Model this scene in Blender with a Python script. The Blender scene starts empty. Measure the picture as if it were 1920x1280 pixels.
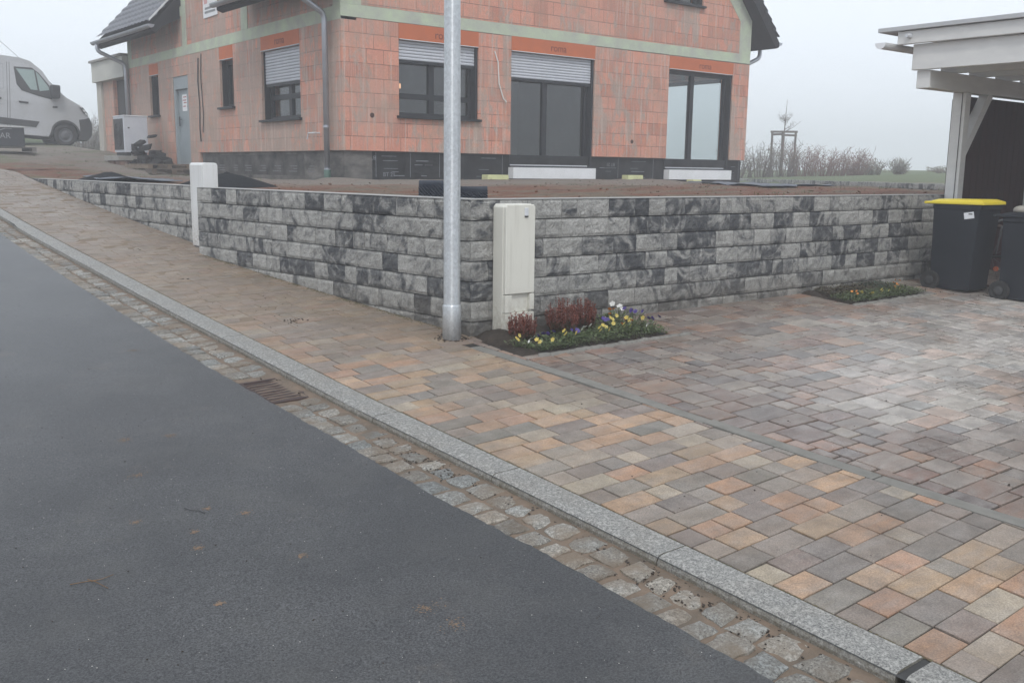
import bpy, math, random
from mathutils import Vector, Matrix, noise
rnd = random.Random(7)
S = bpy.context.scene
COL = S.collection
# ------------------------------------------------------------------ helpers
def link(o):
    COL.objects.link(o); return o
def wloc(o):
    v = Vector((0, 0, 0))
    while o is not None:
        v += o.location; o = o.parent
    return v
def tag(o, label=None, cat=None, group=None, kind=None):
    if label: o['label'] = label
    if cat: o['category'] = cat
    if group: o['group'] = group
    if kind: o['kind'] = kind
    return o
def thing(name, label, cat, loc, group=None):
    o = bpy.data.objects.new(name, None); link(o); o.location = loc; o.empty_display_size = .1
    return tag(o, label, cat, group)
class MB:
    def __init__(s): s.v = []; s.f = []; s.c = []; s.m = []; s.mi = 0; s.col = (1, 1, 1)
    def add(s, vs, fs):
        b = len(s.v); s.v += [tuple(p) for p in vs]
        for f in fs: s.f.append(tuple(b + i for i in f)); s.c.append(s.col); s.m.append(s.mi)
    def box(s, x0, x1, y0, y1, z0, z1):
        s.add([(x0,y0,z0),(x1,y0,z0),(x1,y1,z0),(x0,y1,z0),(x0,y0,z1),(x1,y0,z1),(x1,y1,z1),(x0,y1,z1)],
              [(0,3,2,1),(4,5,6,7),(0,1,5,4),(1,2,6,5),(2,3,7,6),(3,0,4,7)])
    def obox(s, c, ax, ay, az):
        c, ax, ay, az = map(Vector, (c, ax, ay, az)); vs = []
        for k in (-1, 1):
            for i, j in ((-1,-1),(1,-1),(1,1),(-1,1)): vs.append(c + ax*i + ay*j + az*k)
        s.add(vs, [(0,3,2,1),(4,5,6,7),(0,1,5,4),(1,2,6,5),(2,3,7,6),(3,0,4,7)])
    def bar(s, a, b, w, h=None, up=(0,0,1)):
        a, b = Vector(a), Vector(b); h = h or w; d = (b-a).normalized(); up = Vector(up)
        if abs(d.dot(up)) > .95: up = Vector((1,0,0))
        x = d.cross(up).normalized(); y = x.cross(d).normalized()
        s.obox((a+b)/2, x*w/2, y*h/2, (b-a)/2)
    def tube(s, pts, r, n=12, cap=True, rs=None):
        pts = [Vector(p) for p in pts]; rings = []; prev = None
        for i, p in enumerate(pts):
            d = (pts[min(i+1,len(pts)-1)] - pts[max(i-1,0)]).normalized()
            if prev is None:
                u = Vector((0,0,1)) if abs(d.z) < .9 else Vector((1,0,0))
                x = d.cross(u).normalized()
            else: x = (prev - d*prev.dot(d)).normalized()
            prev = x; y = d.cross(x); rr = rs[i] if rs else r
            rings.append([p + (x*math.cos(2*math.pi*k/n) + y*math.sin(2*math.pi*k/n))*rr for k in range(n)])
        vs = [q for R_ in rings for q in R_]; fs = []
        for i in range(len(rings)-1):
            for k in range(n):
                a = i*n+k; b = i*n+(k+1)%n; fs.append((a, b, b+n, a+n))
        if cap: fs.append(tuple(range(n-1,-1,-1))); fs.append(tuple(range((len(rings)-1)*n, len(rings)*n)))
        s.add(vs, fs)
    def lathe(s, c, axis, prof, n=24):
        c = Vector(c); axis = Vector(axis).normalized(); u = Vector((0,0,1)) if abs(axis.z) < .9 else Vector((1,0,0))
        x = axis.cross(u).normalized(); y = axis.cross(x); vs = []; fs = []
        for (r, h) in prof:
            for k in range(n):
                a = 2*math.pi*k/n; vs.append(c + axis*h + (x*math.cos(a)+y*math.sin(a))*r)
        for i in range(len(prof)-1):
            for k in range(n):
                a = i*n+k; b = i*n+(k+1)%n; fs.append((a, b, b+n, a+n))
        s.add(vs, fs)
    def prism(s, poly, fn, c0, c1):
        n = len(poly); vs = [fn(p[0], p[1], c0) for p in poly] + [fn(p[0], p[1], c1) for p in poly]
        fs = [tuple(range(n))[::-1], tuple(range(n, 2*n))] + [(i, (i+1)%n, n+(i+1)%n, n+i) for i in range(n)]
        s.add(vs, fs)
    def build(s, name, mat, parent=None, bevel=0, smooth=False, seg=2, fix=True):
        me = bpy.data.meshes.new(name); off = wloc(parent) if parent is not None else Vector((0,0,0))
        me.from_pydata([tuple(Vector(p) - off) for p in s.v], [], s.f); me.validate(verbose=False)
        mats = mat if isinstance(mat, (list, tuple)) else [mat]
        for m in mats: me.materials.append(m)
        if len(me.polygons) == len(s.c):
            ca = me.attributes.new('Col', 'FLOAT_COLOR', 'CORNER'); buf = []
            for p in me.polygons:
                if len(mats) > 1: p.material_index = s.m[p.index]
                buf += list((*s.c[p.index], 1.0)) * p.loop_total
            ca.data.foreach_set('color', buf)
        if fix:
            import bmesh
            bm = bmesh.new(); bm.from_mesh(me); bmesh.ops.recalc_face_normals(bm, faces=bm.faces); bm.to_mesh(me); bm.free()
        if smooth:
            for p in me.polygons: p.use_smooth = True
        o = bpy.data.objects.new(name, me); link(o)
        if parent is not None: o.parent = parent
        if bevel:
            b = o.modifiers.new('b', 'BEVEL'); b.width = bevel; b.segments = seg; b.limit_method = 'ANGLE'; b.angle_limit = .6
        return o
def fr(u, v, w): return (u, YH - w, v)       # street-right facade: u along X, w outwards
def fl(u, v, w): return (XH - w, u, v)       # left facade: u along Y
def clip(poly, a, b, c):                      # keep a*x+b*y<=c
    out = []
    for i in range(len(poly)):
        p, q = poly[i], poly[(i+1) % len(poly)]; dp = a*p[0]+b*p[1]-c; dq = a*q[0]+b*q[1]-c
        if dp <= 0: out.append(p)
        if dp*dq < 0:
            t = dp/(dp-dq); out.append((p[0]+t*(q[0]-p[0]), p[1]+t*(q[1]-p[1])))
    return out
def nz(x, y, z=0.0): return noise.noise(Vector((x, y, z)))
# ------------------------------------------------------------------ materials
ANR = .25
class NT:
    def __init__(s, name):
        s.m = bpy.data.materials.new(name); s.m.use_nodes = True; s.t = s.m.node_tree; s.t.nodes.clear()
        s.out = s.n('ShaderNodeOutputMaterial')
    def n(s, typ, **kw):
        nd = s.t.nodes.new(typ)
        for k, v in kw.items():
            if k.startswith('_'): setattr(nd, k[1:], v)
            else:
                key = k.replace('__', ' ')
                if isinstance(v, bpy.types.NodeSocket): s.t.links.new(v, nd.inputs[key])
                else: nd.inputs[key].default_value = v
        return nd
    def link(s, a, b): s.t.links.new(a, b)
    def pos(s): return s.n('ShaderNodeNewGeometry').outputs['Position']
    def obj(s): return s.n('ShaderNodeTexCoord').outputs['Object']
    def scale(s, v, sc, off=(0,0,0)):
        m = s.n('ShaderNodeMapping', Vector=v); m.inputs['Scale'].default_value = sc; m.inputs['Location'].default_value = off; return m.outputs[0]
    def noise(s, v, sc, det=4, rough=.55, dist=0):
        return s.n('ShaderNodeTexNoise', Vector=v, Scale=sc, Detail=det, Roughness=rough, Distortion=dist).outputs['Fac']
    def ramp(s, f, stops, interp='LINEAR'):
        r = s.n('ShaderNodeValToRGB', Fac=f); e = r.color_ramp; e.interpolation = interp
        while len(e.elements) < len(stops): e.elements.new(.5)
        for el, (p, c) in zip(e.elements, stops):
            el.position = p; el.color = (*c, 1) if isinstance(c, tuple) else (c, c, c, 1)
        return r.outputs['Color']
    def mix(s, f, a, b, mode='MIX'):
        nd = s.t.nodes.new('ShaderNodeMix'); nd.data_type = 'RGBA'; nd.blend_type = mode
        for k, v in ((0, f), (6, a), (7, b)):
            if isinstance(v, bpy.types.NodeSocket): s.link(v, nd.inputs[k])
            else: nd.inputs[k].default_value = v if k == 0 else (*v, 1) if len(v) == 3 else v
        return nd.outputs[2]
    def math(s, op, a, b=0.0, cl=False):
        nd = s.t.nodes.new('ShaderNodeMath'); nd.operation = op; nd.use_clamp = cl
        for k, v in ((0, a), (1, b)):
            if isinstance(v, bpy.types.NodeSocket): s.link(v, nd.inputs[k])
            else: nd.inputs[k].default_value = v
        return nd.outputs[0]
    def sep(s, v):
        nd = s.n('ShaderNodeSeparateXYZ', Vector=v); return nd.outputs
    def comb(s, x, y, z):
        nd = s.t.nodes.new('ShaderNodeCombineXYZ')
        for k, v in enumerate((x, y, z)):
            if isinstance(v, bpy.types.NodeSocket): s.link(v, nd.inputs[k])
            else: nd.inputs[k].default_value = v
        return nd.outputs[0]
    def col(s):
        nd = s.n('ShaderNodeAttribute'); nd.attribute_name = 'Col'; return nd
    def bsdf(s, base, rough=.6, metal=0.0, bump=None, bstr=.3, bdist=.01, spec=.5, **kw):
        p = s.n('ShaderNodeBsdfPrincipled')
        if kw:
            tg = s.n('ShaderNodeTangent', _direction_type='RADIAL', _axis='Z'); s.link(tg.outputs[0], p.inputs['Tangent']); p.inputs['Anisotropic'].default_value = .96; p.inputs['Anisotropic Rotation'].default_value = ANR
        for k, v in (('Base Color', base), ('Roughness', rough), ('Metallic', metal), ('Specular IOR Level', spec)):
            if isinstance(v, bpy.types.NodeSocket): s.link(v, p.inputs[k])
            else: p.inputs[k].default_value = (*v, 1) if isinstance(v, tuple) else v
        if bump is not None:
            b = s.n('ShaderNodeBump', Strength=bstr, Distance=bdist, Height=bump); s.link(b.outputs[0], p.inputs['Normal'])
        s.link(p.outputs[0], s.out.inputs['Surface']); return s.m
def simple(name, c1, c2=None, sc=8.0, rough=.6, bump=.2, bsc=40.0, bdist=.004, metal=0.0, r2=None, spec=.5, coord='obj', stretch=(1,1,1)):
    t = NT(name); v = t.scale(t.obj() if coord == 'obj' else t.pos(), stretch); c2 = c2 or c1
    f = t.noise(v, sc, 6, .6); base = t.mix(t.ramp(f, [(.3, 0.0), (.7, 1.0)]), c1, c2)
    rg = rough if r2 is None else t.n('ShaderNodeMapRange', Value=t.noise(v, sc*.7, 4), From__Min=.3, From__Max=.7, To__Min=rough, To__Max=r2).outputs[0]
    return t.bsdf(base, rg, metal, t.noise(v, bsc, 4) if bump else None, bump, bdist, spec)

def m_paver(name, rough0, rough1, mott, streak=.35):
    t = NT(name); c = t.col(); p = t.pos(); off = t.n('ShaderNodeVectorMath', _operation='SCALE', Scale=37.0); t.link(c.outputs['Vector'], off.inputs[0])
    v = t.n('ShaderNodeVectorMath', _operation='ADD'); t.link(p, v.inputs[0]); t.link(off.outputs[0], v.inputs[1]); v = v.outputs[0]
    sv = t.scale(v, (3.0, 9.0, 3.0)); f1 = t.noise(sv, 1.6, 4, .6, .6); f2 = t.noise(v, 160, 3, .7); f3 = t.noise(v, 4, 4)
    a = t.mix(t.ramp(f1, [(.40, 0.0), (.68, streak)]), c.outputs['Color'], (.36, .335, .31))
    a = t.mix(t.ramp(f3, [(.48, 0.0), (.72, mott)]), a, (.085, .08, .078))
    a = t.mix(t.ramp(f2, [(.3, .5), (.7, 0.0)]), a, (.16, .145, .13), 'MULTIPLY')
    a = t.mix(.55, a, t.mix(1.0, a, t.ramp(f2, [(.3, .72), (.72, 1.25)]), 'MULTIPLY'))
    dirt = t.noise(p, 1.3, 5, .65)
    a = t.mix(t.ramp(dirt, [(.46, 0.0), (.72, .6)]), a, (.17, .13, .10))
    st = t.noise(p, 9, 5, .7); a = t.mix(1.0, a, t.ramp(st, [(.3, .72), (.6, 1.05)]), 'MULTIPLY')
    rg = t.n('ShaderNodeMapRange', Value=t.noise(p, 2.2, 3), From__Min=.35, From__Max=.65, To__Min=rough0, To__Max=rough1).outputs[0]
    return t.bsdf(a, rg, 0.0, f2, .35, .0025)
PAVE = m_paver('sidewalk_paver', .45, .7, .18, .4)
COURT = m_paver('court_paver', .24, .42, .30, .6)
JOINT = simple('joint_sand', (.010, .009, .008), (.024, .020, .015), 14, .9, .5, 90, .004, coord='pos')
def m_asphalt():
    t = NT('asphalt'); p = t.pos(); fine = t.noise(p, 130, 4, .8); med = t.noise(p, 3.2, 5, .6); big = t.noise(t.scale(p, (1, .45, 1)), .8, 4)
    a = t.mix(t.ramp(fine, [(.38, 0.0), (.64, 1.0)]), (.010, .0105, .012), (.120, .122, .126))
    a = t.mix(t.ramp(med, [(.48, 0.0), (.75, .40)]), a, (.10, .098, .092))
    a = t.mix(t.ramp(t.noise(p, 1.1, 5, .65), [(.40, .45), (.62, 0.0)]), a, (.022, .023, .026))
    a = t.mix(t.ramp(t.noise(p, 2.1, 5, .7), [(.60, 0.0), (.76, .35)]), a, (.16, .13, .10))
    v = t.n('ShaderNodeTexVoronoi', Vector=p, Scale=55.0, Randomness=1.0); rare = t.noise(p, 31, 2)
    sp = t.math('MULTIPLY', t.math('LESS_THAN', v.outputs['Distance'], .12), t.math('GREATER_THAN', rare, .62))
    a = t.mix(sp, a, (.5, .48, .44))
    y = t.sep(p)[1]
    wet = t.n('ShaderNodeMapRange', Value=t.math('ADD', y, t.math('MULTIPLY', big, 4.0)), From__Min=4.0, From__Max=9.0, To__Min=0.0, To__Max=1.0).outputs[0]
    rg = t.n('ShaderNodeMapRange', Value=wet, From__Min=0.0, From__Max=1.0, To__Min=.62, To__Max=.36).outputs[0]
    return t.bsdf(a, rg, 0.0, fine, .8, .004)
ASPH = m_asphalt()
def m_granite(name, l=(.42,.42,.40), d=(.10,.10,.10), dirty=(.2,.15,.1), amt=.3, usecol=False, face=False):
    t = NT(name); p = t.pos(); f = t.noise(p, 150, 4, .75); g = t.noise(p, 60, 3, .6); h = t.noise(p, 5, 4)
    a = t.mix(t.ramp(f, [(.38, 0.0), (.60, 1.0)]), d, l)
    a = t.mix(t.ramp(g, [(.5, 0.0), (.62, .35)]), a, (.55,.54,.5))
    a = t.mix(t.ramp(h, [(.42, 0.0), (.64, amt)]), a, dirty)
    if usecol: a = t.mix(1.0, a, t.col().outputs['Color'], 'MULTIPLY')
    if face:
        nzz = t.sep(t.n('ShaderNodeNewGeometry').outputs['True Normal'])[2]
        fm = t.n('ShaderNodeMapRange', Value=nzz, From__Min=.75, From__Max=.2, To__Min=0.0, To__Max=1.0).outputs[0]
        a = t.mix(t.math('MULTIPLY', fm, t.ramp(t.noise(p, 28, 4, .7), [(.35, .25), (.65, .9)])), a, (.10, .085, .055))
    return t.bsdf(a, .6, 0.0, f, .4, .003)
KERB = m_granite('kerb_granite', l=(.30,.295,.275), d=(.07,.07,.07), amt=.12, face=True)
SETT = m_granite('sett_granite', (.27,.255,.225), (.07,.068,.06), (.15,.115,.08), .85, True)
GSAND = simple('gutter_sand', (.19, .135, .095), (.10, .08, .06), 9, .85, .8, 70, .006, coord='pos')
STRIP = simple('edging_concrete', (.14,.135,.12), (.20,.19,.17), 12, .75, .3, 120, .002, coord='pos')
def m_wall():
    t = NT('split_face_stone'); c = t.col(); s = t.n('ShaderNodeSeparateColor'); t.link(c.outputs['Color'], s.inputs[0])
    p = t.pos(); off = t.comb(t.math('MULTIPLY', s.outputs[1], 31), t.math('MULTIPLY', s.outputs[2], 23), t.math('MULTIPLY', s.outputs[1], 17))
    v = t.n('ShaderNodeVectorMath', _operation='ADD'); t.link(p, v.inputs[0]); t.link(off, v.inputs[1]); v = v.outputs[0]
    n1 = t.math('ADD', t.math('MULTIPLY', t.noise(v, 4.2, 5, .58, 1.9), .82), t.math('MULTIPLY', t.noise(v, 13, 4, .6, 1.8), .22)); val = t.math('ADD', n1, t.math('MULTIPLY', t.math('SUBTRACT', s.outputs[0], .74), .28))
    fine = t.noise(v, 75, 5, .7); n3 = t.noise(v, 14, 4, .6)
    val = t.math('ADD', val, t.math('MULTIPLY', t.math('SUBTRACT', fine, .5), .16))
    a = t.ramp(val, [(.30, (.44,.435,.415)), (.43, (.35,.347,.33)), (.50, (.235,.235,.23)), (.55, (.115,.12,.125)), (.62, (.055,.059,.067))])
    a = t.mix(t.ramp(n3, [(.45, 0.0), (.7, .35)]), a, (.20, .20, .195))
    a = t.mix(1.0, a, t.ramp(fine, [(.3, .55), (.7, 1.3)]), 'MULTIPLY')
    z = t.sep(p)[2]; low = t.n('ShaderNodeMapRange', Value=z, From__Min=.20, From__Max=.50, To__Min=.85, To__Max=0.0).outputs[0]
    a = t.mix(t.math('MULTIPLY', low, t.noise(p, 6, 4)), a, (.15, .13, .10))
    return t.bsdf(a, .8, 0.0, t.math('ADD', t.math('MULTIPLY', fine, .6), t.noise(v, 20, 5, .65)), 1.0, .022)
WALL = m_wall()
WTOP = simple('wall_top_stone', (.26,.26,.255), (.36,.355,.34), 9, .8, .4, 60, coord='pos')
def m_brick():
    t = NT('clay_block'); p = t.pos(); x, y, z = t.sep(p)
    u = t.math('ADD', x, y); vv = t.comb(t.math('MULTIPLY', u, 1.0), t.math('SUBTRACT', z, 1.657), 0.0)
    br = t.n('ShaderNodeTexBrick', Vector=vv, Scale=1.0, Mortar__Size=.005, Mortar__Smooth=.2, Bias=0.0, Brick__Width=.345, Row__Height=.25)
    br.offset = .42; br.squash = 1.0
    br.inputs['Color1'].default_value = (.59,.25,.175,1); br.inputs['Color2'].default_value = (.65,.305,.22,1); br.inputs['Mortar'].default_value = (.17,.085,.065,1)
    fac = br.outputs['Fac']; base = br.outputs['Color']
    bed_ = t.math('FRACT', t.math('DIVIDE', t.math('SUBTRACT', z, 1.657), .25)); bl = t.math('ADD', t.math('LESS_THAN', bed_, .035), t.math('GREATER_THAN', bed_, .985), True)
    base = t.mix(t.math('MULTIPLY', bl, .75), base, (.14,.075,.06))
    # grooved and pale clay variation per block
    cell = t.n('ShaderNodeTexWhiteNoise', _noise_dimensions='2D'); t.link(t.comb(t.math('FLOOR', t.math('DIVIDE', u, .37)), t.math('FLOOR', t.math('DIVIDE', t.math('SUBTRACT', z, 1.657), .25)), 0.0), cell.inputs['Vector'])
    base = t.mix(t.ramp(cell.outputs['Value'], [(.0, 0.0), (1.0, .38)]), base, (.44,.21,.155))
    gr = t.n('ShaderNodeTexWave', Vector=t.comb(u, 0.0, 0.0), Scale=9.0, Distortion=0.0); gr.wave_profile = 'SIN'
    grf = t.math('MULTIPLY', gr.outputs['Fac'], t.math('GREATER_THAN', cell.outputs['Value'], .72))
    base = t.mix(t.math('MULTIPLY', grf, .5), base, (.26,.10,.07))
    # mortar smears: near corner and openings, in vertical patches
    sm = t.noise(t.comb(t.math('MULTIPLY', u, 4.5), t.math('MULTIPLY', z, 1.6), 3.0), 1.5, 5, .65, .4)
    region = t.math('ADD', t.noise(t.comb(t.math('MULTIPLY', u, .9), t.math('MULTIPLY', z, .25), 9.0), 1.0, 2), t.math('MULTIPLY', t.math('LESS_THAN', x, 8.5), .18))
    smf = t.ramp(t.math('ADD', sm, t.math('MULTIPLY', t.math('SUBTRACT', region, .5), .7)), [(.50, 0.0), (.62, .75)])
    base = t.mix(smf, base, (.34,.30,.26))
    drip = t.noise(t.comb(t.math('MULTIPLY', u, 16), t.math('MULTIPLY', z, .7), 1.0), 1.0, 3, .5)
    base = t.mix(t.ramp(drip, [(.53, 0.0), (.68, .55)]), base, (.55,.46,.40))
    fine = t.noise(p, 60, 4, .6); base = t.mix(1.0, base, t.ramp(fine, [(.3, .8), (.7, 1.12)]), 'MULTIPLY')
    lf = t.noise(t.comb(t.math('MULTIPLY', u, .5), t.math('MULTIPLY', z, .9), 4.0), 1.0, 3)
    base = t.mix(t.ramp(lf, [(.42, 0.0), (.65, .45)]), base, (.40,.29,.24))
    bl2 = t.noise(p, 1.9, 6, .7); base = t.mix(t.ramp(bl2, [(.50, 0.0), (.68, .55)]), base, (.33,.24,.185)); base = t.mix(t.ramp(t.noise(p, 3.1, 5, .7), [(.56, 0.0), (.70, .5)]), base, (.60,.25,.14))
    h = t.math('SUBTRACT', t.math('MULTIPLY', fine, .3), t.math('ADD', fac, t.math('MULTIPLY', grf, .6)))
    return t.bsdf(base, .85, 0.0, h, .5, .008)
BRICK = m_brick()
GREEN = simple('green_insulation', (.46,.54,.38), (.37,.38,.34), 3.2, .8, .6, 30, .008, coord='pos')
BITU = simple('bitumen_board', (.010,.011,.013), (.034,.036,.04), 3.5, .6, .3, 30, .004, spec=.2, coord='pos')
BITG = simple('grey_rendered_base', (.045,.045,.048), (.20,.19,.175), 2.2, .9, .6, 30, .01, coord='pos', stretch=(1,1,2.2), spec=.2)
PRNT = simple('board_print', (.22,.24,.26), (.14,.15,.17), 20, .7, 0)
ORNG = simple('orange_lintel_box', (.50,.13,.045), (.42,.12,.05), 3, .75, .3, 60, .003, coord='pos')
LETR = simple('lintel_print', (.12,.03,.02), (.16,.04,.025), 20, .8, 0)
ANTH = simple('anthracite_frame', (.012,.015,.019), (.018,.021,.026), 4, .45, 0, spec=.3)
ALU = simple('shutter_slats', (.46,.48,.53), (.52,.54,.58), 6, .45, 0)
ALUL = simple('pale_metal', (.62,.64,.66), (.55,.57,.60), 6, .45, 0)
WHITE = simple('white_paint', (.74,.75,.77), (.66,.67,.68), 3, .5, .1, 30, .001)
WHT2 = simple('white_timber', (.66,.66,.64), (.58,.58,.57), 4, .6, .25, 18, .002, stretch=(1,1,3))
PLAST = simple('interior_plaster', (.66,.64,.60), (.56,.55,.52), 1.2, .9, .1)
CREAM = simple('cream_cabinet', (.66,.655,.59), (.60,.595,.54), 2.5, .5, .25, 130, .001)
CABW = simple('pale_cabinet', (.70,.71,.71), (.60,.61,.61), 3, .5, .2, 60, .001)
ROOF = simple('roof_tile', (.105,.11,.128), (.15,.155,.175), 5, .55, .3, 60, .003)
SOFF = simple('dark_soffit', (.014,.014,.017), (.022,.022,.026), 4, .8, .2, 30, spec=.2)
ZINC = simple('zinc_pipe', (.36,.38,.42), (.44,.46,.50), 3, .38, .1, 30, .001, metal=.75)
DOORM = simple('grey_steel_door', (.27,.31,.33), (.23,.27,.29), 1.5, .5, .1)
CONC = simple('concrete', (.22,.21,.195), (.32,.31,.29), 4, .9, .5, 60, .004)
TIMB = simple('weathered_timber', (.13,.10,.075), (.20,.16,.12), 6, .85, .4, 40, .003, stretch=(1,1,4))
TIMG = simple('stake_timber', (.10,.085,.075), (.14,.12,.10), 6, .85, .3, 40)
BLK = simple('black_plastic', (.014,.015,.018), (.024,.026,.030), 5, .5, .2, 60, .001)
BLKR = simple('tyre_rubber', (.016,.016,.017), (.028,.028,.028), 8, .8, .3, 60, .002)
BIN = simple('bin_plastic', (.010,.013,.019), (.017,.020,.027), 3, .5, .3, 150, .001, spec=.25)
YEL = simple('yellow_lid', (.72,.58,.035), (.66,.52,.03), 5, .45, .1, 60, .001)
VANP = simple('van_paint', (.44,.455,.48), (.36,.37,.375), 1.6, .32, 0)
VDIRT = simple('grey_trim', (.03,.032,.035), (.045,.045,.047), 4, .6, .1)
CHRM = simple('rim_steel', (.075,.08,.09), (.11,.115,.125), 5, .5, 0, metal=.3)
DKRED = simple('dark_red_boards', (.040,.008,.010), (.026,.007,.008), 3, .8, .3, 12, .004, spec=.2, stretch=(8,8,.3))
GRIT = simple('black_gravel', (.006,.007,.009), (.020,.022,.026), 30, .9, .9, 120, .012, spec=.15)
TARP = simple('grey_geotextile', (.10,.115,.14), (.15,.165,.19), 5, .8, .5, 18, .01)
FOAM = simple('yellow_foam', (.60,.62,.34), (.50,.50,.28), 6, .85, .4, 60)
PIPEG = simple('green_pipe', (.04,.09,.075), (.06,.11,.09), 6, .6, 0)
SOILD = simple('bed_soil', (.018,.013,.009), (.045,.033,.024), 20, .95, .9, 90, .012, coord='pos')
RUST = simple('rusty_iron', (.060,.030,.024), (.030,.022,.022), 25, .75, .5, 120, .002)
MUD = simple('dried_mud', (.26,.165,.10), (.17,.13,.10), 40, .9, .5, 120, .002, coord='pos')
STRAW = simple('dry_straw', (.20,.12,.06), (.12,.07,.035), 40, .8, 0)
STONE = simple('field_stone', (.24,.22,.19), (.34,.32,.28), 9, .85, .6, 50, .006)
BARK = simple('twig_bark', (.11,.085,.075), (.16,.125,.11), 5, .9, 0)
BARKR = simple('reddish_twig', (.19,.085,.075), (.15,.085,.07), 5, .9, 0)
LEAFG = simple('pansy_leaf', (.04,.07,.022), (.105,.13,.05), 30, .55, 0, coord='pos')
PETY = simple('petal_yellow', (.50,.36,.03), (.48,.42,.16), 30, .6, 0)
PETP = simple('petal_purple', (.045,.03,.16), (.075,.045,.22), 30, .6, 0)
PETW = simple('petal_white', (.72,.72,.68), (.62,.62,.60), 30, .6, 0)
PETO = simple('petal_orange', (.55,.16,.03), (.62,.26,.05), 30, .6, 0)
HEAR = simple('bud_red', (.21,.055,.034), (.13,.04,.028), 40, .7, 0, coord='pos')
HEAG = simple('heath_green', (.045,.055,.025), (.075,.05,.03), 30, .7, 0, coord='pos')
CORK = simple('cable_black', (.03,.03,.033), None, 5, .6, 0)
def m_galv():
    t = NT('galvanised_steel'); v = t.obj(); f = t.n('ShaderNodeTexVoronoi', Vector=t.scale(v, (1,1,.8)), Scale=70.0).outputs['Color']; g = t.noise(t.scale(v,(9,9,1.2)), 1.6, 4)
    a = t.mix(.5, (.58,.61,.64), t.mix(t.ramp(g, [(.3,0.0),(.7,1.0)]), (.46,.50,.52), (.62,.65,.67)))
    fb = t.n('ShaderNodeRGBToBW', Color=f).outputs[0]; a = t.mix(1.0, a, t.ramp(fb, [(.2,.90),(.8,1.08)]), 'MULTIPLY')
    rg = t.n('ShaderNodeMapRange', Value=fb, From__Min=.2, From__Max=.8, To__Min=.29, To__Max=.32).outputs[0]
    return t.bsdf(a, rg, .55, None, .03, .001, .9, GALVANIS=1)
GALV = m_galv()
def m_glass(name, tint=(.75,.78,.78), refl=.18):
    t = NT(name); tr = t.n('ShaderNodeBsdfTransparent', Color=(*tint, 1)); gl = t.n('ShaderNodeBsdfGlossy', Color=(.9,.93,.95,1), Roughness=.03)
    lw = t.n('ShaderNodeLayerWeight', Blend=.5); fac = t.math('ADD', t.math('MULTIPLY', t.math('POWER', lw.outputs['Facing'], 4.0), .7), refl)
    mx = t.n('ShaderNodeMixShader', Fac=fac); t.link(tr.outputs[0], mx.inputs[1]); t.link(gl.outputs[0], mx.inputs[2]); t.link(mx.outputs[0], t.out.inputs['Surface'])
    return t.m
GLASS = m_glass('window_glass', (.80,.84,.84), .10)
VGLASS = m_glass('van_glass', (.45,.52,.50), .30)
def m_emit(name, c, s):
    t = NT(name); e = t.n('ShaderNodeEmission', Color=(*c,1), Strength=s); t.link(e.outputs[0], t.out.inputs['Surface']); return t.m
GLOWM = m_emit('orange_glow', (1,.52,.28), .9)
REFL = simple('orange_reflector', (.85,.16,.03), None, 5, .25, 0)
def m_soil():
    t = NT('garden_soil'); p = t.pos(); x, y, z = t.sep(p)
    n1 = t.noise(t.scale(p, (.5,1.6,1)), 1.0, 6, .65); n2 = t.noise(p, 7, 6, .7); n3 = t.noise(p, 34, 4, .7)
    base = t.ramp(n1, [(.36, (.10,.075,.05)), (.46, (.15,.11,.075)), (.52, (.16,.058,.028)), (.64, (.10,.042,.025))])
    base = t.mix(t.ramp(n2, [(.48, 0.0), (.70, .6)]), base, (.22,.17,.12))
    base = t.mix(1.0, base, t.ramp(n3, [(.3,.55),(.7,1.25)]), 'MULTIPLY')
    # gravelly grey beside the house, meadow grass far away
    hb = t.n('ShaderNodeMapRange', Value=t.math('ADD', y, t.math('MULTIPLY', n1, 4.0)), From__Min=12.6, From__Max=15.0, To__Min=0.0, To__Max=.75).outputs[0]
    hb = t.math('MULTIPLY', hb, t.n('ShaderNodeMapRange', Value=t.math('ADD', x, t.math('MULTIPLY', n2, 2.0)), From__Min=6.6, From__Max=7.9, To__Min=0.0, To__Max=1.0).outputs[0])
    hb2 = t.n('ShaderNodeMapRange', Value=t.math('ADD', y, t.math('MULTIPLY', n1, 5.0)), From__Min=25.5, From__Max=28.5, To__Min=0.0, To__Max=.75).outputs[0]
    hb = t.math('MAXIMUM', hb, hb2)
    base = t.mix(hb, base, t.mix(n3, (.13,.12,.105), (.27,.25,.22)))
    d = t.math('ADD', x, t.math('MULTIPLY', n2, 5.0)); gm = t.n('ShaderNodeMapRange', Value=d, From__Min=29.0, From__Max=31.5, To__Min=0.0, To__Max=1.0).outputs[0]
    d2 = t.math('ADD', y, t.math('MULTIPLY', n2, 5.0)); gm2 = t.n('ShaderNodeMapRange', Value=d2, From__Min=34.0, From__Max=37.0, To__Min=0.0, To__Max=1.0).outputs[0]
    g = t.math('MAXIMUM', gm, gm2); spots = t.ramp(t.noise(p, 1.1, 4, .6), [(.56, 0.0), (.66, .6)])
    g = t.math('MAXIMUM', g, t.math('MULTIPLY', spots, t.math('GREATER_THAN', y, 17.0)))
    base = t.mix(g, base, t.mix(n3, (.055,.085,.03), (.12,.14,.06)))
    return t.bsdf(base, .9, 0.0, t.math('ADD', n2, n3), .8, .03)
SOIL = m_soil()
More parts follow.
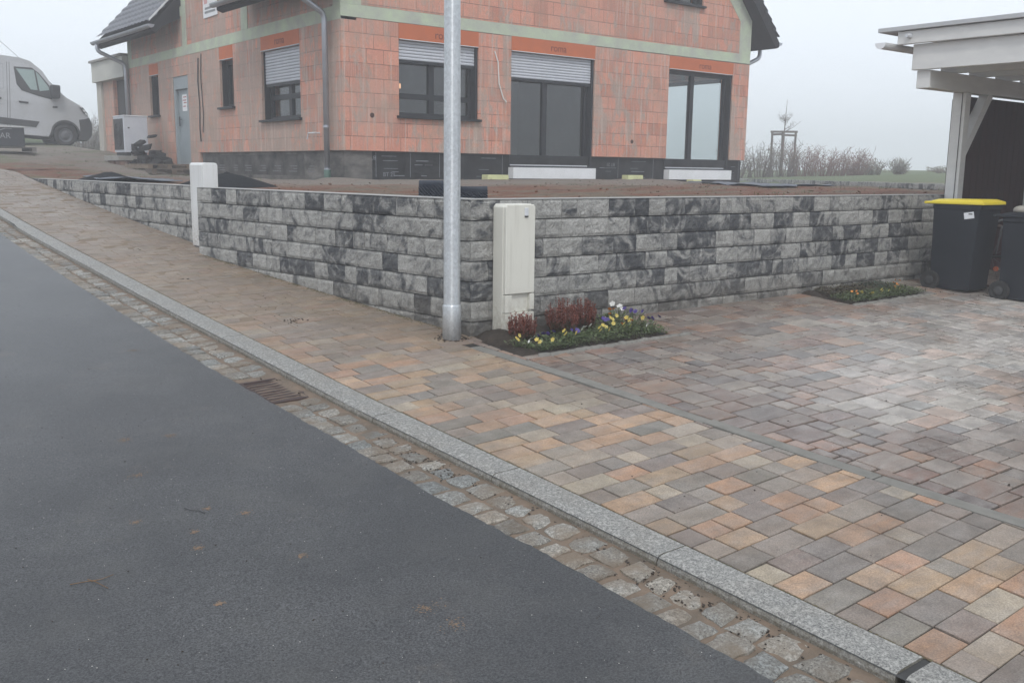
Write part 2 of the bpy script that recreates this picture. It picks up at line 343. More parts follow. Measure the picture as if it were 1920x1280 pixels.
# ------------------------------------------------------------------ terrain functions
GX, GY = .02476, .07262
XH, YH = 8.445, 15.409
def g(x, y):
    z = .165 + GX*(max(-12, min(x-4.1, 12))) + GY*(max(y, -40)-5.7)
    if y > 7:
        q = min(y, 16.8); z += .0029*(q-7)**2
        if y > 16.8: z -= .0296*(min(y, 400)-16.8)
    return z
def cg(x, y): return .165 + GY*(max(y, -40)-5.7) + .010*(x-4.1)
def xw(y):
    if y < 10.1: return 4.11 - .0988*(y-5.65)
    return 3.87 - .057*(y-10.45)
def gt(x, y):
    w = 1.0 if x < 8.4 else max(0.0, 1-(x-8.4)/6)
    P = [(0, 1.11), (15.5, 1.11), (19, 1.13), (21.5, 1.17), (23, 1.25), (25, 1.42), (27, 1.63), (33.5, 1.94), (36, 2.1), (46, 3.0), (60, 3.6), (400, 3.8)]; zl = 1.11
    for (a, b_), (c, d_) in zip(P, P[1:]):
        if y <= c: zl = b_+(d_-b_)*(y-a)/(c-a); break
    z = 1.13+(zl-1.13)*w if w > 0 else 1.13
    if w < 1:
        e = .845*(x-23.4)-.535*(y-12.47)
        if e < 0.12:
            q = max(0, min(1, (x-15.5)/5)); z = z*(1-q)+.90*q if y < 26 else z
        else:
            k = max(0, min(1, (y-8)/14)); z = 1.10+.034*min(e, 16)*k-.0025*max(0, e-25)
    if 12.4 < y < 15.6 and 8 < x < 20: z += .05*min(1, (y-12.4)/2)
    return z
def kb(y):   # kerb back edge x
    P = [(-40, 3.12),(1.3, 2.868),(2.0, 2.843),(3.4, 2.795),(4.7, 2.745),(6.2, 2.735),(9.5, 2.70),(13.5, 2.592),(40, 1.9)]
    for (a, b), (c, d) in zip(P, P[1:]):
        if y <= c: return b + (d-b)*(y-a)/(c-a)
    return P[-1][1]
def kf(y): return kb(y) - .172 + (.03 if y > 12 else 0)
def ae(y):   # asphalt right edge
    P = [(-40, 2.70),(1.66, 2.387),(2.7, 2.36),(3.4, 2.312),(4.35, 2.297),(5.9, 2.254),(8.7, 2.262),(11.9, 2.26),(40, 1.6)]
    for (a, b), (c, d) in zip(P, P[1:]):
        if y <= c: return b + (d-b)*(y-a)/(c-a)
    return P[-1][1]
def stl(y): return 3.921 + (5.311-y)*.070    # edging strip left edge x
# ------------------------------------------------------------------ ground sheets
def axis_list(lo, hi, near0, near1, step):
    L = []; a = near0
    while a <= near1: L.append(a); a += step
    s = step; a = near1
    while a < hi: s *= 1.35; a += s; L.append(min(a, hi))
    s = step; a = near0; P = []
    while a > lo: s *= 1.35; a -= s; P.append(max(a, lo))
    return P[::-1] + L
def sheet(name, xs, ys, zf, mat, keep=None, kind='structure', xf=None):
    m = MB(); nx, ny = len(xs), len(ys); vs = []
    for y in ys:
        for x in xs:
            X = xf(x, y) if xf else x; vs.append((X, y, zf(X, y)))
    fs = []
    for j in range(ny-1):
        for i in range(nx-1):
            if keep is None or keep((xs[i]+xs[i+1])/2, (ys[j]+ys[j+1])/2): fs.append((j*nx+i, j*nx+i+1, (j+1)*nx+i+1, (j+1)*nx+i))
    m.add(vs, fs); o = m.build(name, mat, None, smooth=True, fix=False); tag(o, kind=kind); return o
# low ground under and beyond the street
sheet('ground', axis_list(-300, 300, -4, 16, 1.0), axis_list(-300, 5.72, -4, 5.72, .81), lambda x, y: g(x, y)-.16 if x < 4.1 else cg(min(x, 30), y)-.14, SOIL)
sheet('ground', axis_list(-300, 3.4, -4, 3.4, .74), axis_list(5.72, 300, 5.72, 20, .5), lambda x, y: g(x, y)-.165, SOIL)
def soilz(x, y):
    z = gt(x, y); d = math.hypot(x-6, y-12)
    amp = .045 if d < 24 else .02
    z += amp*(nz(x*.8, y*.8)+.5*nz(x*2.3, y*2.3, 5)) + (.014*nz(x*6, y*6, 2) if d < 26 else 0)
    e = x-(xw(y)+.12); e = min(e, y-5.9)
    if y < 16 : z = 1.085 + (z-1.085)*max(0, min(1, e/1.2)) if e < 1.2 else z
    if y > 15.8 and x < 6: z = min(z, max(g(3.5, y)+.02, 1.1) + (x-3.4)*.1)
    if XH+.1 < x < 19.3 and YH+.1 < y < 26.5: z = 1.0
    return z
sheet('garden_soil', axis_list(0, 260, 0, 22, .22), axis_list(5.8, 300, 5.8, 27, .22), soilz, SOIL, xf=lambda x, y: x+xw(min(y, 60))+.12)
# asphalt road
ys = axis_list(-40, 60, 0, 14, .025)
m = MB(); vs = []; fs = []; ncol = 14
for y in ys:
    xe = ae(y) + .012*nz(y*7, 2) + .009*nz(y*31, 7)
    for i in range(ncol): 
        x = xe - (xe+3.2)*(i/(ncol-1)); vs.append((x, y, g(x, y)-.030))
    
n = ncol
for j in range(len(ys)-1):
    for i in range(n-1): fs.append((j*n+i+1, j*n+i, (j+1)*n+i, (j+1)*n+i+1))
m.add(vs, fs); b = len(vs)
vs2 = []; 
for y in ys:
    xe = ae(y) + .012*nz(y*7, 2) + .009*nz(y*31, 7); vs2 += [(xe, y, g(xe, y)-.030), (xe+.004, y, g(xe, y)-.08)]
m.add(vs2, [(2*j, 2*j+1, 2*j+3, 2*j+2) for j in range(len(ys)-1)])
tag(m.build('road', ASPH, fix=False, smooth=False), kind='structure')
# gutter: sand bed and two rows of granite setts
m = MB(); vs = []
ys2 = axis_list(-20, 40, 0, 14, .05)
for y in ys2:
    for i in range(6):
        x = ae(y)-.03 + (kf(y)+.03-ae(y)+.03)*i/5; vs.append((x, y, g(x, y)-.046 + .004*nz(x*30, y*30)+ (.010 if i >= 4 else 0)))
m.add(vs, [(j*6+i, j*6+i+1, (j+1)*6+i+1, (j+1)*6+i) for j in range(len(ys2)-1) for i in range(5)])
tag(m.build('gutter_bed', GSAND, smooth=True, fix=False), kind='structure')
m = MB()
def sett(cx, cy, wx, wy):
    N = 9; sh = rnd.uniform(.65, 1.2); warm = rnd.uniform(-.05, .06); m.col = (sh+warm, sh, sh-warm); ph = [rnd.uniform(.78, 1.03) for _ in range(12)]
    z0 = rnd.uniform(-.005, .003); tx, ty = rnd.uniform(-.04,.04), rnd.uniform(-.04,.04); vs = []
    rings = [1.0, .97, .80, .4]; hs = [-.022, .001, .008, .010]
    for r, h in zip(rings, hs):
        for k in range(12):
            a = 2*math.pi*(k+.5)/12; ca, sa = math.cos(a), math.sin(a); e = max(abs(ca), abs(sa))**.9
            x = cx + wx/2*r*ca/e*ph[k]; y = cy + wy/2*r*sa/e*ph[k]
            vs.append((x, y, g(x, y)-.043+h+z0+tx*(x-cx)+ty*(y-cy)+.003*nz(x*60, y*60)))
    vs.append((cx, cy, g(cx, cy)-.033+z0)); fs = []
    for i in range(3):
        for k in range(12): fs.append((i*12+k, i*12+(k+1)%12, (i+1)*12+(k+1)%12, (i+1)*12+k))
    for k in range(12): fs.append((36+k, 36+(k+1)%12, 48))
    m.add(vs, fs)
for row in (0, 1):
    y = -3.0 + .05*row
    while y < 22:
        w = rnd.uniform(.10, .16)
        if not (5.0 < y+w/2 < 5.54):
            x0, x1 = ae(y)+.004, kf(y)-.012; wd = (x1-x0)/2; c = x0+wd*(row+.5)
            if row == 0: c -= .012
            sett(c+rnd.uniform(-.006,.006), y+w/2, wd+.010+rnd.uniform(-.012,.010), w-.004+rnd.uniform(-.010,.004))
        y += w
tag(m.build('gutter_setts', SETT, smooth=False, fix=False), 'two rows of worn granite setts between the asphalt and the kerb', kind='structure')
# kerb stones
m = MB(); kj = [-40+i for i in range(0)]; y = 1.435-10.1
while y < 30:
    wide = .030 if abs(y-1.435) < .1 else .003; a, b_ = y+wide, y+1.008-.003
    pr = []
    for k in range(5):
        yy = a+(b_-a)*k/4; x0, x1 = kf(yy), kb(yy)-.004; zz = g(x1, yy)+.004; zf = g(x0, yy)-.16
        pr.append([(x0, yy, zf), (x0, yy, zz-.030), (x0+.006, yy, zz-.014), (x0+.018, yy, zz-.005), (x0+.036, yy, zz-.002), (x1-.006, yy, zz), (x1, yy, zz-.005), (x1, yy, zf)])
    vs = [p for r in pr for p in r]; fs = [(j*8+i, j*8+i+1, (j+1)*8+i+1, (j+1)*8+i) for j in range(4) for i in range(7)] + [tuple(range(8))[::-1], tuple(range(32, 40))]
    m.add(vs, fs); y += 1.008
tag(m.build('kerb', KERB, smooth=False), kind='structure')
m = MB(); ys3 = axis_list(-10, 30, 0, 14, .5); vs = []
for y in ys3: vs += [(kf(y)+.003, y, g(kb(y), y)-.008), (kb(y)-.003, y, g(kb(y), y)-.006)]
m.add(vs, [(2*j, 2*j+1, 2*j+3, 2*j+2) for j in range(len(ys3)-1)])
tag(m.build('kerb_joint_filler', simple('kerb_joint_mortar', (.05,.05,.05), (.03,.03,.03), 20, .9, .3)), kind='structure')
# moss line between kerb and pavers
# ------------------------------------------------------------------ paving
def paver(m, poly, zf, col, e=.0034, ch=.003):
    if len(poly) < 3: return
    A = sum(poly[i][0]*poly[(i+1)%len(poly)][1]-poly[(i+1)%len(poly)][0]*poly[i][1] for i in range(len(poly)))/2
    if abs(A) < 4e-4: return
    cx = sum(p[0] for p in poly)/len(poly); cy = sum(p[1] for p in poly)/len(poly)
    def shrink(d):
        out = []
        for x, y in poly:
            dx, dy = x-cx, y-cy; L = math.hypot(dx, dy) or 1; out.append((cx+dx*(1-d*1.41/L), cy+dy*(1-d*1.41/L)))
        return out
    n = len(poly); dz = rnd.uniform(-.002, .002); tx, ty = rnd.uniform(-.014,.014), rnd.uniform(-.014,.014)
    z = lambda x, y: zf(x, y)+dz+tx*(x-cx)+ty*(y-cy)
    o, i_ = shrink(e), shrink(e+ch)
    vs = [(x, y, z(x, y)-.02) for x, y in o] + [(x, y, z(x, y)-ch*.8) for x, y in o] + [(x, y, z(x, y)) for x, y in i_]
    fs = [(k, (k+1)%n, n+(k+1)%n, n+k) for k in range(n)] + [(n+k, n+(k+1)%n, 2*n+(k+1)%n, 2*n+k) for k in range(n)] + [tuple(range(2*n, 3*n))]
    m.col = col; m.add(vs, fs)
def jit(c, a=.04):
    k = rnd.uniform(1-a*2, 1+a*2); return tuple(max(.01, v*k+rnd.uniform(-a, a)*.12) for v in c)
TAN = [(.46,.295,.185), (.49,.325,.205), (.45,.265,.165), (.42,.295,.19)]; GRY = [(.26,.21,.178), (.31,.262,.218), (.215,.185,.16), (.37,.305,.24), (.28,.222,.185), (.43,.355,.265), (.24,.212,.178)]
m = MB(); y = .13-.1265*30; r = 0
u = lambda a: a
while y < 24:
    x = kb(y)+.004; pit = .1265; start = True
    choices = [.137, .205, .205, .274, .274]
    while x < xw(y)+.3:
        L = rnd.choice(choices) if not start else rnd.choice([.137, .205, .274]); start = False
        x1 = x+L; slope = -.012     # rows square to the kerb
        sk = lambda X: slope*(X-kb(y))*(-2.2)
        poly = [(x, y+sk(x)), (x1, y+sk(x1)), (x1, y+pit+sk(x1)), (x, y+pit+sk(x))]
        if x+L/2 > 2.9:   # clip right edge
            yy = y+pit/2
            if yy < 5.45:
                # strip line: X = stl(y)  -> X + .07 y = 3.921+.07*5.311
                poly = clip(poly, 1, .070, 3.921+.070*5.311-.002)
            else:
                poly = clip(poly, 1, .0, xw(yy)-.012 if yy < 9.8 or yy > 10.4 else 3.812)
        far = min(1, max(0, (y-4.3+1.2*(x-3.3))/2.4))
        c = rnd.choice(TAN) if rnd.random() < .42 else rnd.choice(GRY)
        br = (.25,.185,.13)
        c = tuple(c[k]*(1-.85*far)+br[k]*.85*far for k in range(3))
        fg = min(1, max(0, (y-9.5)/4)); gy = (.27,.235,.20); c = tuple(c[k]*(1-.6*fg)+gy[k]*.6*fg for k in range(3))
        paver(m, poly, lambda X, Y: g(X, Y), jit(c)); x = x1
    y += pit; r += 1
tag(m.build('pavement', PAVE, fix=False), kind='structure')
m = MB(); ysb = axis_list(-12, 24, 0, 12, .5); vs = []
for y in ysb:
    for x in (kb(y)-.002, (kb(y)+4.0)/2, xw(max(y,5.65))+.02 if y > 5.4 else stl(y)+.04): vs.append((x, y, g(x, y)-.0075))
m.add(vs, [(3*j+i, 3*j+i+1, 3*j+i+4, 3*j+i+3) for j in range(len(ysb)-1) for i in (0, 1)])
tag(m.build('pavement_joint_sand', JOINT, fix=False), kind='structure')
m = MB(); ysb = axis_list(5.6, 24, 5.6, 12, .4); ysb = [y for y in ysb if y >= 5.6]; vs = []
for y in ysb:
    for x in (kb(y)+.06*max(0, 7.5-y)+.01, 3.3, xw(y)+.02): vs.append((x, y, g(x, y)-.0022-.004*max(0, 1-(y-5.6)/1.0)))
m.add(vs, [(3*j+i, 3*j+i+1, 3*j+i+4, 3*j+i+3) for j in range(len(ysb)-1) for i in (0, 1)])
tag(m.build('pavement_sand_film', simple('brown_joint_sand', (.20,.15,.105), (.14,.105,.075), 9, .9, .5, 90, .003, coord='pos'), fix=False), kind='structure')
# edging strip
m = MB(); y = 5.40
while y > -8:
    y0 = y-.995; P = []
    for yy in (y-.002, y0+.002):
        for dx in (.004, .094): P.append((stl(yy)+dx, yy))
    poly = [P[0], P[1], P[3], P[2]]; paver(m, poly, lambda X, Y: g(X, Y)+.002, (1,1,1), .001, .004); y -= .995
tag(m.build('edging_strip', STRIP), kind='structure')
# court of mixed format pavers
U = .0705; NX, NY = 150, 130; X0, Y0 = 3.93, 5.645-NY*U
occ = [[False]*NX for _ in range(NY)]
BEDS = [(4.10, 5.52, 4.985, 5.8), (8.06, 9.42, 5.06, 5.8)]
for j in range(NY):
    for i in range(NX):
        cx, cy = X0+(i+.5)*U, Y0+(j+.5)*U
        for (a, b_, c, d) in BEDS:
            if a < cx < b_ and c < cy < d: occ[j][i] = True
CC = [(.33,.20,.155), (.42,.255,.18), (.29,.25,.225), (.40,.365,.325), (.25,.245,.24), (.15,.16,.17), (.44,.40,.35), (.29,.215,.185), (.48,.28,.19), (.23,.18,.16), (.36,.32,.285), (.19,.155,.145)]
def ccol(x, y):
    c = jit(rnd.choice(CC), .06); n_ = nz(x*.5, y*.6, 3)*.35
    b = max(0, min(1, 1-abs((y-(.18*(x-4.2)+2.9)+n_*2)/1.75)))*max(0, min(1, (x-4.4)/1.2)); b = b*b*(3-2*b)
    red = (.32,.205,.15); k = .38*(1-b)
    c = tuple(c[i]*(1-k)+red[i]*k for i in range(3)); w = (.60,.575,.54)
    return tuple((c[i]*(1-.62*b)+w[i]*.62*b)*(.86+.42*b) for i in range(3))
m = MB()
for j in range(NY-1, -1, -1):
    for i in range(NX):
        if occ[j][i]: continue
        opts = [(3,2),(4,2),(3,2),(2,2),(4,3),(5,3),(3,3),(3,1),(4,2),(2,2)]; rnd.shuffle(opts); opts += [(2,1),(3,1),(2,2),(1,2),(1,1)]
        run = 0
        while i+run < NX and not occ[j][i+run] and run < 8: run += 1
        for (w, h) in opts:
            if run-w == 1 and (w, h) != (1, 1): continue
            if i+w <= NX and j-h+1 >= 0 and all(not occ[j-b_][i+a] for a in range(w) for b_ in range(h)): break
        for a in range(w):
            for b_ in range(h): occ[j-b_][i+a] = True
        x0, x1 = X0+i*U, X0+(i+w)*U; y1, y0 = Y0+(j+1)*U, Y0+(j+1-h)*U
        sk = lambda X: .0*(X-4)
        poly = [(x0, y0), (x1, y0), (x1, y1), (x0, y1)]
        poly = clip(poly, -1, -.070, -(3.921+.070*5.311+.100))
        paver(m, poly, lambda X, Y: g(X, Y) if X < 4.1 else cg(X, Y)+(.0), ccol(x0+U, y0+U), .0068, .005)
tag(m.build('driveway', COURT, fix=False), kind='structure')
m = MB(); vs = []
for y in [Y0, 0, 2, 4, 5.64]:
    for x in (stl(y)+.05, 14.5): vs.append((x, y, cg(x, y)-.014))
m.add(vs, [(2*j, 2*j+1, 2*j+3, 2*j+2) for j in range(4)])
tag(m.build('driveway_joint_sand', JOINT, fix=False), kind='structure')
# bed soil and ragged mortar edging
def bed(a, b_, c, d, seed):
    m = MB(); nx, ny = int((b_-a)/.025), int((d-c)/.025); vs = []
    for j in range(ny+1):
        for i in range(nx+1):
            x, y = a+(b_-a)*i/nx, c+(d-c)*j/ny; e = min(i, nx-i, j+2)/6.0; e = min(1, e)
            zb = cg(x, y)
            vs.append((x, y, zb-.03+e*(.05+.03*nz(x*6, y*6, seed)+.012*nz(x*25, y*25, seed))+ (.05*max(0, 1-((x-a-.15)**2+(y-5.45)**2)/.03) if seed == 1 else 0)))
    m.add(vs, [(j*(nx+1)+i, j*(nx+1)+i+1, (j+1)*(nx+1)+i+1, (j+1)*(nx+1)+i) for j in range(ny) for i in range(nx)])
    o = m.build('bed_soil', SOILD, smooth=True, fix=False); tag(o, kind='structure')
bed(4.075, 5.54, 4.97, 5.645, 1); bed(8.04, 9.44, 5.045, 5.645, 2)
m = MB()
def lump_edge(x0, x1, y, w):
    x = x0
    while x < x1:
        L = rnd.uniform(.05, .12); h = rnd.uniform(.004, .014); N = 8; vs = []
        cy = y+rnd.uniform(-.008, .008)
        for r_, hh in ((1.0, -.02), (.85, h), (.45, h+.004)):
            for k in range(N):
                a = 2*math.pi*k/N; xx = x+L/2+math.cos(a)*L*.62*r_; yy = cy+math.sin(a)*w/2*r_; vs.append((xx, yy, cg(xx, yy)+hh+.002*nz(xx*50, yy*50)))
        fs = [(i*N+k, i*N+(k+1)%N, (i+1)*N+(k+1)%N, (i+1)*N+k) for i in range(2) for k in range(N)] + [tuple(range(2*N, 3*N))]
        m.add(vs, fs); x += L*.8
lump_edge(4.18, 5.62, 4.955, .07); lump_edge(8.06, 9.46, 5.03, .07)
tag(m.build('bed_edging', STRIP, smooth=True), kind='structure')
# ------------------------------------------------------------------ garden wall of split-face blocks
def block_run(m, P0, P1, ztop, rows, thick, seed, zb=None, ph=0.0):
    rr = random.Random(seed); P0, P1 = Vector((*P0, 0)), Vector((*P1, 0)); d = (P1-P0); Ln = d.length; d.normalize(); nrm = Vector((d.y, -d.x, 0)) # outward = right of direction
    H = .1465
    for r_ in range(rows):
        z1 = ztop-r_*H-.002; z0 = ztop-(r_+1)*H+.003; s = 0.0; off = rr.uniform(.0, .006)
        first = True
        while s < Ln-1e-4:
            L = rr.choice([.16,.20,.24,.26,.30,.34]); L = min(L, Ln-s)
            if Ln-s-L < .09: L = Ln-s
            tone = rr.choice([rr.uniform(0, .35), rr.uniform(.25, .7), rr.uniform(.3, .75), rr.uniform(.75, 1)])
            m.col = (tone, rr.random(), rr.random()); NU, NV = max(4, int(L/.025)), 6; vs = []; fs = []
            a0, a1 = s+.0012, s+L-.0012
            for j in range(NV+1):
                for i in range(NU+1):
                    uu, vv = i/NU, j/NV; p = P0 + d*(a0+(a1-a0)*uu); z = z0+(z1-z0)*vv
                    e = min(uu*(a1-a0)+.006, (1-uu)*(a1-a0)+.006, vv*(z1-z0), (1-vv)*(z1-z0))
                    q = off + min(1, e/.008)*.009 - .009 + (.007*nz((s+uu*L)*14+seed, z*18, r_*3.1) + .005*nz((s+uu*L)*40, z*45, seed))*min(1, e/.02)
                    p = p + nrm*q; vs.append((p.x, p.y, z))
            for j in range(NV):
                for i in range(NU): fs.append((j*(NU+1)+i, j*(NU+1)+i+1, (j+1)*(NU+1)+i+1, (j+1)*(NU+1)+i))
            m.mi = 0; m.add(vs, fs); b = P0+d*a0-nrm*.012; c = P0+d*a1-nrm*.012; bi = b-nrm*(thick-.012); ci = c-nrm*(thick-.012)
            f0, f1 = P0+d*a0, P0+d*a1
            # sides/top shell
            T = lambda p, z: (p.x, p.y, z)
            m.add([T(f0,z0),T(f1,z0),T(f1,z1),T(f0,z1),T(bi,z0),T(ci,z0),T(ci,z1),T(bi,z1)], [(3,2,6,7),(0,4,5,1),(1,5,6,2),(0,3,7,4)] + [(4,7,6,5)])
            s += L
m = MB()
block_run(m, (3.700, 9.80), (4.11, 5.65), 1.14, 9, .24, 3)
w1 = m.build('block_wall', WALL, fix=False)
m = MB(); block_run(m, (4.11, 5.65), (10.9, 5.65), 1.14, 9, .24, 8)
for f in (0,): pass
w2 = m.build('block_course', WALL, fix=False)
w2.parent = w1; w2.name = 'wing'
tag(w1, 'long L-shaped garden retaining wall of mottled grey and black split-face blocks behind the lamp post', 'retaining wall')
m = MB(); y = 5.9
d = Vector((4.11-3.70, 5.65-9.80, 0)).normalized()
m.prism([(3.708, 9.79), (4.113, 5.655), (10.89, 5.655), (10.89, 5.885), (4.33, 5.885), (3.94, 9.80)], lambda a, b_, c: (a, b_, c), 1.1395, 1.1425)
m.build('wall_top', WTOP, w1)
m = MB(); block_run(m, (3.545, 16.15), (3.868, 10.42), 1.14, 8, .24, 21)
w3 = m.build('block_wall', WALL, fix=False)
tag(w3, 'lower stretch of mottled grey block wall dying into the rising pavement beyond the white box', 'retaining wall')
m = MB(); m.prism([(3.553, 16.14), (3.873, 10.425), (4.105, 10.44), (3.78, 16.14)], lambda a, b_, c: (a, b_, c), 1.1395, 1.1425); m.build('wall_top', WTOP, w3)
# far low wall right behind the garden
m = MB(); block_run(m, (34.6, 30.0), (21.0, 8.72), 1.15, 3, .24, 33); 
for v_ in range(0): pass
w4 = m.build('low_wall', WALL, fix=False); tag(w4, 'low dark grey block wall at the far side of the garden below the hedge', 'low wall')
# flip it so the faces look to the camera
w4.rotation_euler = (0, 0, 0)
# ------------------------------------------------------------------ lamp post, cabinets
t = thing('lamp_post', 'tall galvanised steel lamp post standing on the pavement at the wall corner', 'lamp post', (3.955, 5.66, g(3.955, 5.66)-.02))
zb = g(3.955, 5.66)
m = MB(); m.lathe((3.955, 5.66, 0), (0,0,1), [(.0001, zb-.05),(.0672, zb-.05),(.0672, zb+.235),(.0655, zb+.242),(.0600, zb+.246)], 48); m.build('base_sleeve', GALV, t, smooth=False)
for p in t.children[0].data.polygons: p.use_smooth = abs(p.normal.z) < .5
m = MB(); m.lathe((3.955, 5.66, 0), (0,0,1), [(.0598, zb+.24),(.0590, 1.2),(.0560, 2.5),(.045, 5.0),(.038, 6.0),(.0001, 6.0)], 48); o = m.build('pole', GALV, t, smooth=True)
m = MB(); m.box(3.955-.25, 3.955+.05, 5.62, 5.70, 6.0, 6.06); m.box(3.3, 3.75, 5.58, 5.74, 6.0, 6.09); m.build('lantern', ALUL, t, bevel=.02)
def m_cab(name, c1, c2):
    t = NT(name); p = t.pos(); z = t.sep(t.obj())[2]; f = t.noise(p, 2.5, 4); a = t.mix(f, c1, c2)
    sp = t.math('MULTIPLY', t.n('ShaderNodeMapRange', Value=z, From__Min=.02, From__Max=.42, To__Min=1.0, To__Max=0.0).outputs[0], t.ramp(t.noise(p, 38, 5, .7), [(.38, 0.0), (.66, 1.0)]))
    a = t.mix(t.math('MULTIPLY', sp, .75), a, (.24, .19, .13))
    st = t.noise(t.scale(p, (24, 24, 1.5)), 1.0, 4, .6); a = t.mix(t.ramp(st, [(.52, 0.0), (.75, .28)]), a, (.36, .35, .30))
    return t.bsdf(a, .5, 0.0, t.noise(p, 130, 3), .25, .001)
CREAM = m_cab('cream_cabinet_dirty', (.66,.655,.59), (.60,.595,.54)); CABW = m_cab('pale_cabinet_dirty', (.70,.71,.71), (.60,.61,.61))
def cabinet(name, label, x0, x1, y0, y1, z0, z1, mat, detail):
    t = thing(name, label, 'cabinet', ((x0+x1)/2, (y0+y1)/2, z0))
    m = MB(); c = .022
    prof = [(x0, z0), (x1, z0), (x1, z1-c), (x1-c*.8, z1), (x0+c*.8, z1), (x0, z1-c)]
    m.prism(prof, lambda a, b_, w: (a, w, b_), y0+.032, y1); m.build('housing', mat, t, bevel=.006)
    m = MB(); zd = z0+.36*(z1-z0) if detail else z0+.35
    prof = [(x0+.004, zd), (x1-.003, zd), (x1-.003, z1-c-.001), (x1-c*.8, z1-.003), (x0+c*.8, z1-.003), (x0+.004, z1-c-.001)]
    m.prism(prof, lambda a, b_, w: (a, w, b_), y0, y0+.034); d = m.build('door', mat, t, bevel=.005)
    if detail:
        m = MB(); w = x1-x0; za = zd-.006; zb_ = zd-.135
        m.box(x0+.003, x0+.065, y0+.001, y0+.034, zb_, za); m.box(x1-.045, x1-.002, y0+.001, y0+.034, zb_+.012, za); m.box(x0+.065, x1-.045, y0+.027, y0+.034, zb_, za)
        m.build('vent_panel', mat, t, bevel=.002)
        m = MB(); m.box(x0+.003, x1-.002, y0+.001, y0+.034, z0, zb_-.006); m.build('plinth_panel', mat, t, bevel=.002)
        m = MB(); m.box(x0+.17, x0+.205, y0-.006, y0+.002, z1-.085, z1-.028); m.build('lock_plate', ALUL, d, bevel=.003)
        m = MB(); m.box(x0+.172, x0+.203, y0-.007, y0-.002, z1-.094, z1-.087); m.build('keyhole_cover', BLK, d)
cabinet('junction_cabinet', 'tall cream plastic junction cabinet standing in the flower bed in front of the wall', 4.305, 4.582, 5.492, 5.642, .10, 1.112, CREAM, True)
cabinet('junction_cabinet', 'white weathered junction cabinet set into the gap between the two walls, rising above their tops', 3.818, 3.985, 9.94, 10.30, .52, 1.388, CABW, False)
# ------------------------------------------------------------------ drain
t = thing('drain_grate', 'rusty cast iron drain grate set in the gutter', 'drain grate', (2.46, 5.34, g(2.46, 5.34)-.08))
dz = lambda x, y: g(x, y)-.038
m = MB(); x0, x1, y0, y1 = 2.275, kf(5.3)-.03, 5.04, 5.50
for (a, b_, c, d_) in ((x0, x1, y0, y0+.025), (x0, x1, y1-.025, y1), (x0, x0+.022, y0+.025, y1-.025), (x1-.022, x1, y0+.025, y1-.025)):
    m.add([(a,c,dz(a,c)-.04),(b_,c,dz(b_,c)-.04),(b_,d_,dz(b_,d_)-.04),(a,d_,dz(a,d_)-.04),(a,c,dz(a,c)),(b_,c,dz(b_,c)),(b_,d_,dz(b_,d_)),(a,d_,dz(a,d_))], [(0,3,2,1),(4,5,6,7),(0,1,5,4),(1,2,6,5),(2,3,7,6),(3,0,4,7)])
m.build('frame', RUST, t)
for k in range(9):
    m = MB(); yy = y0+.045+k*(y1-y0-.09)/8.0
    m.bar((x0+.02, yy, dz(x0, yy)-.014), (x1-.02, yy, dz(x1, yy)-.014), .026, .02); m.build('bar', RUST, t, bevel=.003)
m = MB(); m.add([(x0,y0,dz(x0,y0)-.07),(x1,y0,dz(x1,y0)-.07),(x1,y1,dz(x1,y1)-.07),(x0,y1,dz(x0,y1)-.07)], [(0,1,2,3)]); m.build('sump', simple('sump_dark', (.01,.01,.01), None, 5, .9, 0), t, fix=False)
# ------------------------------------------------------------------ house
H = thing('brick_house', 'unfinished house of bare orange clay blocks with green insulation bands and grey tiled roof', 'house', (XH, YH, 1.2))
X1, Y1 = 19.46, 26.80; TH = .36; ZB, ZT = 1.657, 3.885
def facade(fn, u0, u1, z0, z1, ops, name, mat, th=TH, roofc=None):
    us = sorted({u0, u1, *[o[0] for o in ops], *[o[1] for o in ops]}); zs = sorted({z0, z1, *[o[2] for o in ops], *[o[3] for o in ops]})
    us = [q for q in us if u0 <= q <= u1]; zs = [q for q in zs if z0 <= q <= z1]; m = MB()
    for a, b_ in zip(us, us[1:]):
        for c, d_ in zip(zs, zs[1:]):
            mu, mz = (a+b_)/2, (c+d_)/2
            if any(o[0] < mu < o[1] and o[2] < mz < o[3] for o in ops): continue
            poly = [(a, c), (b_, c), (b_, d_), (a, d_)]
            if roofc:
                for q in roofc: poly = clip(poly, *q)
            if len(poly) >= 3: m.prism(poly, fn, 0, -th)
    return m.build(name, mat, H)
front_ops = [(9.60, 11.375, 2.30, 3.635), (12.17, 14.395, 1.42, 3.645), (16.66, 18.87, 1.43, 3.63)]
front_box = [(9.60, 11.375, 3.635, 3.91), (12.17, 14.395, 3.645, 3.925), (16.66, 18.87, 3.63, 3.905)]
facade(fr, XH, X1, ZB, 3.915, front_ops+front_box, 'brick_wall', BRICK)
left_ops = [(16.98, 18.66, 2.27, 3.59), (20.04, 20.76, 2.60, 3.58), (22.64, 23.63, 1.39, 3.41), (24.60, 25.24, 2.58, 3.545)]
left_box = [(16.98, 18.66, 3.59, 3.875), (20.04, 20.76, 3.58, 3.85), (24.60, 25.24, 3.545, 3.81)]
facade(lambda u_, v_, w_: fl(u_, v_, w_), YH+TH, 22.08, ZB, 3.90, left_ops+left_box, 'brick_wall', BRICK)
facade(fl, 22.08, Y1, 1.30, 3.85, left_ops+left_box, 'brick_wall', BRICK)
m = MB(); m.prism([(YH+.001, ZB), (YH+TH, ZB), (YH+TH, 3.85), (YH+.001, 3.85)], fl, .0005, -.02)
m.build('corner_blocks', BRICK, H)
fb = lambda u_, v_, w_: (X1+w_, u_, v_)
facade(fb, YH+TH, Y1, 1.3, 4.95, [(15.92, 18.25, 1.5, 3.62)], 'brick_wall', BRICK)
bk = lambda u_, v_, w_: (u_, Y1+w_, v_)
